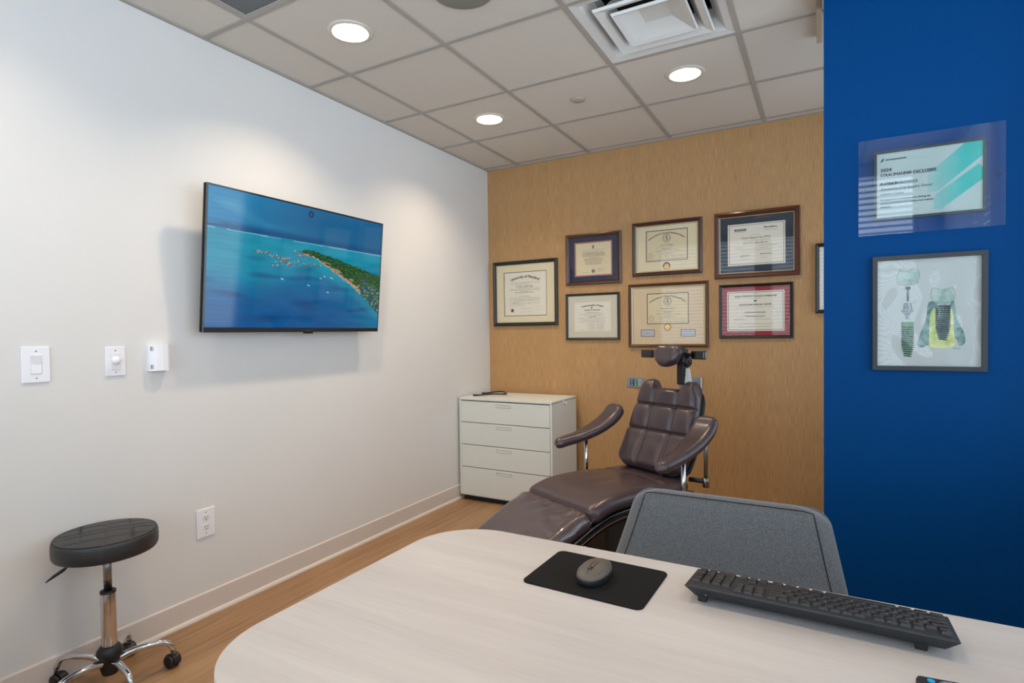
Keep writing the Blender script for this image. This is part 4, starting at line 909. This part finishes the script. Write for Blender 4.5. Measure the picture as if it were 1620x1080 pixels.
# headrest
HC = Vector((.020, .118, 1.145))
mb = MB(); hn = Vector((0, -.93, .36)).normalized(); ht = Vector((0, .36, .93))
hp = lambda t_: HC+ht*(-.066+.132*t_)
pad(mb, hp, lambda t_: X, lambda t_: hn, .132, lerpf([(0, .055), (.3, .078), (.6, .092), (.85, .088), (1, .075)]), .032, .030, .034, .040, 26, 20, M_VINYL,
    lambda x, tm, s_: .0016*math.sin(x*80+tm*20)-.004*(abs(s_))**2); mb.build('headrest', t)
mb = MB(); mb.box((.045, .165, 1.15), (.10, .03, .09), M_BLACK, .006); mb.box((.060, .195, 1.08), (.050, .045, .20), M_BLACK, .006, Matrix.Translation((0, 0, 0)))
mb.lathe([(.028, 0), (.028, .014), (.022, .018), (0, .018)], M_BLACK, M=Matrix.Translation((.085, .20, 1.110)) @ Matrix.Rotation(PI/2, 4, 'Y'), seg=20)
mb.lathe([(.010, 0), (.010, .008), (0, .008)], M_BLACKG, M=Matrix.Translation((.102, .20, 1.110)) @ Matrix.Rotation(PI/2, 4, 'Y'), seg=14); mb.build('headrest_bracket', t)
mb = MB(); mb.box((.050, .215, .945), (.055, .014, .16), M_SILVER, .003)
mb.prism([(-.0, 0), (.05, 0), (.032, .12), (.012, .12)], 0, .010, mat('white_cast_arm', (206, 210, 208), .4), Matrix.Translation((.082, .19, .955)) @ WALLM @ Matrix.Rotation(PI*.0, 4, 'Y'))
for k in (0, 1): mb.prism(circle(.106, 1.05-.035*k, .007, 12), .1905-.0025, .1905, M_DARK, Matrix(((1, 0, 0, 0), (0, 0, 1, -.003), (0, 1, 0, 0), (0, 0, 0, 1))))
mb.build('support_post', t)
for x0_, x1_ in ((-.115, -.205), (.115, .185)):
    sg = 1 if x1_ > 0 else -1
    mb = MB(); mb.box(((x0_)*.75, .19, 1.150), (.08, .020, .022), M_BLACK, .004); mb.box((x1_-.012*sg, .19, 1.150), (.088, .026, .048), M_BLACKG, .007); mb.build('release_lever', t)

# ------------------------------------------------------------------ grey guest chair behind the desk
t = thing('guest_chair', 'grey wool upholstered low-back chair drawn up to the far side of the desk', 'chair', (2.225, -2.50, 0))
B0 = Vector((0, -.03, .42)); B1 = Vector((0, .17, .785))
P5, L5, tan5 = frame_fns([B0, B0.lerp(B1, .5)+Vector((0, .01, -.005)), B1])
def N5(t_): T_ = tan5(t_); return Vector((0, -T_.z, T_.y)).normalized()
hw5 = lerpf([(0, .335), (.45, .315), (1, .266)])
mb = MB(); pad(mb, P5, lambda t_: X, N5, L5, hw5, .040, .045, .055, .045, 40, 26, MATS['fabric'], None); mb.build('backrest', t)
mb = MB()
def sp(t_, s_): return P5(t_)+X*(s_*(hw5(t_)-.040))+N5(t_)*.0392
pp = [sp(k/20*.92+.02, -1) for k in range(21)]+[sp(.95, -1+2*k/20) for k in range(1, 20)]+[sp(.94-k/20*.92, 1) for k in range(21)]
mb.tube(pp, .0016, M_THREAD, 6); mb.build('seam', t)
mb = MB(); P6, L6 = spline([(0, .02, .415), (0, -.2, .425), (0, -.46, .42)])
pad(mb, P6, lambda t_: X, lambda t_: Vector((0, 0, 1)), L6, lambda t_: .27, .045, .045, .05, .06, 24, 20, MATS['fabric']); mb.build('seat', t)
mb = MB(); mb.box((0, -.21, .355), (.44, .40, .03), M_BLACK, .006); mb.build('seat_frame', t)
for sx in (-1, 1):
    for yy in (-.38, -.03):
        mb = MB(); mb.tube([(sx*.20, yy, .355), (sx*.235, yy+(.06 if yy > -.1 else -.03), 0)], [.014, .010], M_BLACK, 12); mb.build('leg', t)

# ------------------------------------------------------------------ stool
ST = (.188, -3.055); t = thing('rolling_stool', 'round black quilted stool on a chrome five-star base', 'stool', (ST[0], ST[1], 0))
SH_ = .555; sr = .163
mb = MB()
prof_ = [(0, -.052), (sr*.9, -.052), (sr*.97, -.048), (sr, -.038), (sr*1.005, -.015), (sr, .004), (sr*.985, .012), (sr*.96, .016)]
mb.lathe(prof_, M_STOOL, c=(0, 0, SH_), seg=64)
nr = 40; seg = 96; vs = []; fs = []; th0 = R(65)
for i in range(nr+1):
    r = sr*.962*i/nr
    for k in range(seg):
        a = 2*PI*k/seg; x, y = r*math.cos(a), r*math.sin(a)
        xr, yr = x*math.cos(th0)+y*math.sin(th0), -x*math.sin(th0)+y*math.cos(th0)
        g = 0
        for c_ in (-.5, 0, .5):
            g += math.exp(-((xr-c_*.155)/.0035)**2)
        for c_ in (-.55, -.12, .12, .55): g += math.exp(-((yr-c_*.155)/.0035)**2)
        z = SH_+.016+.010*(1-(r/sr)**2)-.005*min(1, g)*(1 if i < nr-1 else 0)
        vs.append((x, y, z))
for i in range(nr):
    for k in range(seg): fs.append([i*seg+k, i*seg+(k+1) % seg, (i+1)*seg+(k+1) % seg, (i+1)*seg+k])
mb.add(vs, fs, M_STOOL, True); mb.build('seat', t)
mb = MB(); mb.tube([(sr*.962*math.cos(2*PI*k/64), sr*.962*math.sin(2*PI*k/64), SH_+.0165) for k in range(65)], .0014, M_THREAD, 6, False)
mb.build('piping', t)
mb = MB(); mb.lathe([(.0135, .36), (.0135, .505)], M_STEEL, seg=24); mb.box((0, 0, .499), (.12, .12, .008), M_BLACK, .002)
for z_ in (.395, .455): mb.lathe([(.0138, z_), (.0138, z_+.0015)], M_DARK, seg=24)
mb.build('gas_lift', t)
mb = MB(); mb.lathe([(.024, .15), (.025, .155), (.025, .352), (.024, .356)], M_CHROME, seg=32); mb.build('column', t)
mb = MB(); mb.lathe([(.018, .050), (.026, .052), (.032, .075), (.032, .11), (.042, .125), (.042, .138), (.030, .155), (.024, .158)], M_BLACK, seg=28); mb.build('hub', t)
MB().lathe([(.0255, .350), (.0255, .358), (.014, .3595)], M_BLACK, seg=32, caps=False).build('column_rim', t)
mb = MB(); mb.tube([(-.03, -.03, .495), (-.05, -.075, .482), (-.062, -.10, .468), (-.067, -.11, .460), (-.078, -.134, .444), (-.088, -.155, .428)], [.0028, .0028, .003, .0065, .0055, .002], M_BLACK, 8); mb.build('height_lever', t)
for k in range(5):
    a = R(64+72*k); d = Vector((math.cos(a), math.sin(a), 0)); n_ = Vector((-d.y, d.x, 0))
    pts = [d*.025+Vector((0, 0, .098)), d*.08+Vector((0, 0, .112)), d*.15+Vector((0, 0, .112)), d*.185+Vector((0, 0, .100)), d*.202+Vector((0, 0, .068))]
    P_, L_ = spline(pts); mb = MB(); mb.tube([P_(q_/18) for q_ in range(19)], [.0135-.004*q_/18 for q_ in range(19)], M_CHROME, 14); lg = mb.build('base_arm', t)
    mb = MB(); c = d*.205
    mb.tube([c+Vector((0, 0, .045)), c+Vector((0, 0, .075))], .006, M_STEEL, 10)
    ca = a+R((35, -50, 80, 20, 110)[k]); ax = Vector((math.cos(ca), math.sin(ca), 0)); pe = Vector((-ax.y, ax.x, 0)); wc_ = c+pe*.012+Vector((0, 0, .0255))
    for s_ in (-1, 1):
        Mx = Matrix((ax, Vector((0, 0, 1)), ax.cross(Vector((0, 0, 1))))).transposed().to_4x4()
        Mx = Matrix(((-pe.x, 0, ax.x, wc_.x+ax.x*s_*.006), (-pe.y, 0, ax.y, wc_.y+ax.y*s_*.006), (0, 1, 0, wc_.z), (0, 0, 0, 1)))
        mb.lathe([(.006, 0), (.021, 0), (.0245, s_*.003), (.0245, s_*.013), (.021, s_*.016), (.0, s_*.016)], M_BLACK, M=Mx, seg=24)
    # hood
    hood = [(wc_+pe*(.028*math.cos(b)*-1)+Vector((0, 0, .028*math.sin(b)))) for b in [R(g_) for g_ in range(-10, 200, 15)]]
    m_ = len(hood); vs = [h-ax*.012 for h in hood]+[h+ax*.012 for h in hood]
    mb.add(vs, [[i, i+1, m_+i+1, m_+i] for i in range(m_-1)], M_BLACK, True); mb.build('caster', lg)

# ------------------------------------------------------------------ desk and what lies on it
DZ = .74; DX0, DX1, DY0, DY1 = 1.546, 3.28, -3.60, -2.787
t = thing('desk', 'pale wood-grain desk with large rounded corners in the foreground', 'desk', ((DX0+DX1)/2, (DY0+DY1)/2, 0))
dw, dh = DX1-DX0, DY1-DY0; ol = rrect(dw, dh, .17, 16)
mb = MB(); mb.prism(ol, DZ-.028, DZ-.001, mat('desk_edge_band', (176, 174, 170), .4), smooth=True); n = len(ol)
sc_ = lambda s_: [(x*(dw-2*s_)/dw, y*(dh-2*s_)/dh) for x, y in ol]
mb.add([(x, y, DZ-.001) for x, y in ol]+[(x, y, DZ) for x, y in sc_(.0012)], [[i, (i+1) % n, n+(i+1) % n, n+i] for i in range(n)], MATS['desk_edge_band'])
flat(mb, sc_(.0012), DZ, MATS['desk']); mb.build('desktop', t)
for sx in (-1, 1):
    mb = MB(); mb.box((sx*(dw/2-.38), 0, DZ/2-.014), (.05, .5, DZ-.03), M_SILVER, .004); mb.box((sx*(dw/2-.38), 0, .012), (.08, .62, .024), M_SILVER, .004); mb.build('leg', t)
mb = MB(); mb.box((0, 0, DZ-.06), (dw-.76, .04, .06), M_SILVER, .004); mb.build('crossbeam', t)
o = MB().prism(rrect(.268, .200, .016, 6), 0, .003, mat('rubber_mat', (20, 20, 21), .85, spec=.2, bump=.2, bscale=600)).build('mouse_pad', loc=(2.042, -2.947, DZ)); tag(o, 'thin black mouse pad on the desk', 'mouse pad')
o.rotation_euler = (0, 0, R(-1.5))
t = thing('computer_mouse', 'dark grey wireless mouse resting on the black mouse pad', 'mouse', (2.043, -2.958, DZ+.003), R(-3))
M_MOUSE = mat('mouse_taupe', (84, 77, 71), .45); 
mb = MB(); nu, nv = 40, 24
def msurf(u, v, k=1.0):
    a = 2*PI*u; c_, s_ = math.cos(a), math.sin(a); e = .82
    x = .033*abs(c_)**e*(1 if c_ > 0 else -1); y = .056*abs(s_)**.9*(1 if s_ > 0 else -1)
    return x, y
vs = []
lev = [(0, .90, 0), (0.0001, .90, 0), (.003, .97, 0), (.010, 1.0, 0), (.015, .985, 0)]
for z, k, _ in lev:
    for i in range(nu): x, y = msurf(i/nu, 0); vs.append((x*k, y*k, z))
mb.add(vs, [[a*nu+i, a*nu+(i+1) % nu, (a+1)*nu+(i+1) % nu, (a+1)*nu+i] for a in range(len(lev)-1) for i in range(nu)]+[list(range(nu))[::-1]], M_BLACK, True); mb.build('base', t)
mb = MB(); vs = []; ks = [.985, .98, .95, .88, .75, .55, .3, .08, .0]
for q_, k in enumerate(ks):
    for i in range(nu):
        x, y = msurf(i/nu, 0); yy = y*k; z = .015+(.0005 if q_ == 0 else .0035 if q_ == 1 else 0)+(0 if q_ < 2 else .004+.014*math.sqrt(max(0, 1-k*k)))*(1+.15*yy/.05)
        vs.append((x*k, yy, z))
mb.add(vs, [[a*nu+i, a*nu+(i+1) % nu, (a+1)*nu+(i+1) % nu, (a+1)*nu+i] for a in range(len(ks)-1) for i in range(nu)], M_MOUSE, True); mb.build('shell', t)
mb = MB(); zt = lambda y: .0193+.014*math.sqrt(max(0, 1-(y/.052)**2))*(1+.15*y/.05)
mb.tube([(0, y_, zt(y_)-.0006) for y_ in (-.047, -.042, -.036, -.030)], .0008, M_DARK, 6)
for sx in (-1, 1): mb.tube([(sx*.0045, y_, zt(y_)-.0002) for y_ in (-.026, -.016, -.005, .006, .018)], .0006, M_DARK, 6)
mb.build('button_gap', t)
mb = MB(); mb.lathe([(.006, -.0035), (.0085, -.003), (.0085, .003), (.006, .0035)], M_BLACKG, M=Matrix.Translation((0, -.022, zt(-.022)-.0055)) @ Matrix.Rotation(PI/2, 4, 'Y'), seg=20); mb.build('scroll_wheel', t)

# keyboard: local x = towards the user's right (world -X), local y = away from the user (world -Y)
KL, KDp = .436, .126
t = thing('keyboard', 'full-size black keyboard with its raised rear edge toward the camera', 'keyboard', (2.458, -2.918, DZ), PI+R(-1.0))
tilt = math.atan2(.014, KDp)
KM = Matrix.Translation((0, -KDp/2, .003)) @ Matrix.Rotation(tilt, 4, 'X')   # y 0 = front (user side)
M_KB = mat('keyboard_charcoal', (36, 40, 45), .5, bump=.15, bscale=500); M_KEY = mat('keycap_black', (24, 25, 28), .42); M_LEG = mat('keycap_legend', (190, 194, 200), .6)
def rect(hx, y0, y1, z): return [(-hx, y0, z), (hx, y0, z), (hx, y1, z), (-hx, y1, z)]
mb = MB(); L0 = rect(KL/2-.018, .008, KDp-.022, -.003); L1 = rect(KL/2, .0, KDp, .0185); L2 = rect(KL/2-.001, .001, KDp-.001, .0205); L3_ = rect(KL/2-.006, .005, KDp-.006, .0215)
V_ = L0+L1+L2+L3_; mb.add(V_, [[0, 1, 2, 3]]+[[a*4+k, a*4+(k+1) % 4, (a+1)*4+(k+1) % 4, (a+1)*4+k] for a in range(3) for k in range(4)]+[[12, 13, 14, 15]], M_KB, False, KM)
mb.build('housing', t)
for sx in (-1, 1):
    mb = MB(); x_ = sx*.178+.01; mb.box((x_, KDp/2-.028, .008), (.018, .010, .016), M_BLACK, .002); mb.build('foot', t)
mb = MB(); mb.lathe([(.0035, 0), (.0035, .001), (.0015, .0014), (0, .0014)], M_BLACKG, M=Matrix.Translation((.178, KDp/2-.0062, .024)) @ Matrix.Rotation(R(-62), 4, 'X'), seg=16); mb.build('screw', t)
u_ = .01905; ky0 = .008; rowsK = []
R0 = ['Esc', None, 'F1', 'F2', 'F3', 'F4', .5, 'F5', 'F6', 'F7', 'F8', .5, 'F9', 'F10', 'F11', 'F12']
def keyrow(y, x0, items):
    x = x0
    for it in items:
        if it is None: x += 1; continue
        if isinstance(it, float): x += it; continue
        nm, wk = it if isinstance(it, tuple) else (it, 1)
        rowsK.append((nm, x, y, wk, 1)); x += wk
keyrow(5.15, 0, R0); keyrow(4, 0, list('`1234567890-=')+[('Backspace', 2)])
keyrow(3, 0, [('Tab', 1.5)]+list('QWERTYUIOP[]')+[('\\', 1.5)]); keyrow(2, 0, [('Caps', 1.75)]+list("ASDFGHJKL;'")+[('Enter', 2.25)])
keyrow(1, 0, [('Shift', 2.25)]+list('ZXCVBNM,./')+[('Shift', 2.75)]); keyrow(0, 0, [('Ctrl', 1.25), ('Fn', 1.25), ('Alt', 1.25), ('', 6.25), ('Alt', 1.25), ('Fn', 1.25), ('Menu', 1.25), ('Ctrl', 1.25)])
keyrow(5.15, 15.25, ['Prt', 'Scr', 'Pause']); keyrow(4, 15.25, ['Ins', 'Home', 'PgUp']); keyrow(3, 15.25, ['Del', 'End', 'PgDn']); keyrow(1, 16.25, ['\u2191']); keyrow(0, 15.25, ['<', 'v', '>'])
keyrow(4, 18.5, ['Num', '/', '*', '-']); keyrow(3, 18.5, list('789')); keyrow(2, 18.5, list('456')); keyrow(1, 18.5, list('123')); keyrow(0, 18.5, [('0', 2), '.'])
rowsK.append(('+', 21.5, 2, 1, 2)); rowsK.append(('Enter', 21.5, 0, 1, 2))
kx0 = -(22.5*u_)/2*.985; ku = u_*.985; kv = .0175
rowsK.sort(key=lambda k_: (k_[1] < 4) and k_[2] < 1)
extra = MB()
for idx, (nm, kx, ky, kw, kh) in enumerate(rowsK):
    mb = MB() if idx < 100 else extra
    x0_ = kx0+kx*ku+.0012; x1_ = kx0+(kx+kw)*ku-.0012; y0_ = ky0+ky*kv+.0010; y1_ = ky0+(ky+kh)*kv-.0010
    if ky > 5: y1_ -= .004
    z0_, z1_ = .0205, .0262; i_ = .0018
    vs = [(x0_, y0_, z0_), (x1_, y0_, z0_), (x1_, y1_, z0_), (x0_, y1_, z0_), (x0_+i_*.6, y0_+i_*.6, z1_-.0012), (x1_-i_*.6, y0_+i_*.6, z1_-.0012), (x1_-i_*.6, y1_-i_*.6, z1_-.0012), (x0_+i_*.6, y1_-i_*.6, z1_-.0012),
          (x0_+i_*1.3, y0_+i_*1.3, z1_), (x1_-i_*1.3, y0_+i_*1.3, z1_), (x1_-i_*1.3, y1_-i_*1.3, z1_), (x0_+i_*1.3, y1_-i_*1.3, z1_)]
    mb.add(vs, [[a*4+k, a*4+(k+1) % 4, (a+1)*4+(k+1) % 4, (a+1)*4+k] for a in range(2) for k in range(4)]+[[8, 9, 10, 11]], M_KEY, False, KM)
    if nm: text(mb, nm, x0_+.0032, y1_-.0075, .0034 if len(nm) == 1 else .0020, M_LEG, z=z1_+.0001, M=KM, align='l')
    if idx < 100: mb.build('key', t)
if extra.v: o = extra.build('key', t); o['kind'] = 'stuff'

# remote
t = thing('remote_control', 'black remote control with a blue button at the bottom edge of the photo', 'remote', (2.603, -3.078, DZ), R(7))
MR = Matrix.Identity(4); M_RB = mat('remote_black', (30, 29, 32), .4)
# local x along the length, -y across towards the camera
mb = MB(); ol2 = [(0.004, 0), (.15, .0), (.158, -.006), (.158, -.036), (.15, -.042), (.016, -.042), (.010, -.036), (0.0, -.005)]
mb.prism(ol2, .0, .013, M_RB); mb.prism([(x*.985+.001, y*.95-.001) for x, y in ol2], .013, .016, M_RB); mb.build('body', t)
mb = MB(); mb.prism(circle(.0175, -.0115, .0048, 20), .0155, .0175, emis('blue_button', (.03, .45, .8), .9) if False else mat('blue_button', (20, 160, 215), .35)); mb.build('power_button', t)
mb = MB(); mb.prism(circle(.0135, -.0215, .0026, 16), .0155, .0168, M_WHITE); mb.build('microphone', t)
mb = MB(); mb.lathe([(.0105, .0155), (.0108, .0172), (.0155, .0172), (.016, .0155)], M_SILVER, c=(.040, -.021, 0), seg=32); mb.lathe([(.0, .0168), (.0095, .0165), (.010, .0155)], M_BLACKG, c=(.040, -.021, 0), seg=24); mb.build('direction_ring', t)
for i in range(5):
    for j in range(3):
        mb = MB(); mb.prism(circle(.066+.014*i, -.009-.012*j, .0038, 14), .0155, .0172, M_BLACKG); flat(mb, [(.0648+.014*i, -.0098-.012*j), (.0672+.014*i, -.0098-.012*j), (.0672+.014*i, -.0082-.012*j), (.0648+.014*i, -.0082-.012*j)], .0174, M_WHITE); mb.build('button', t)
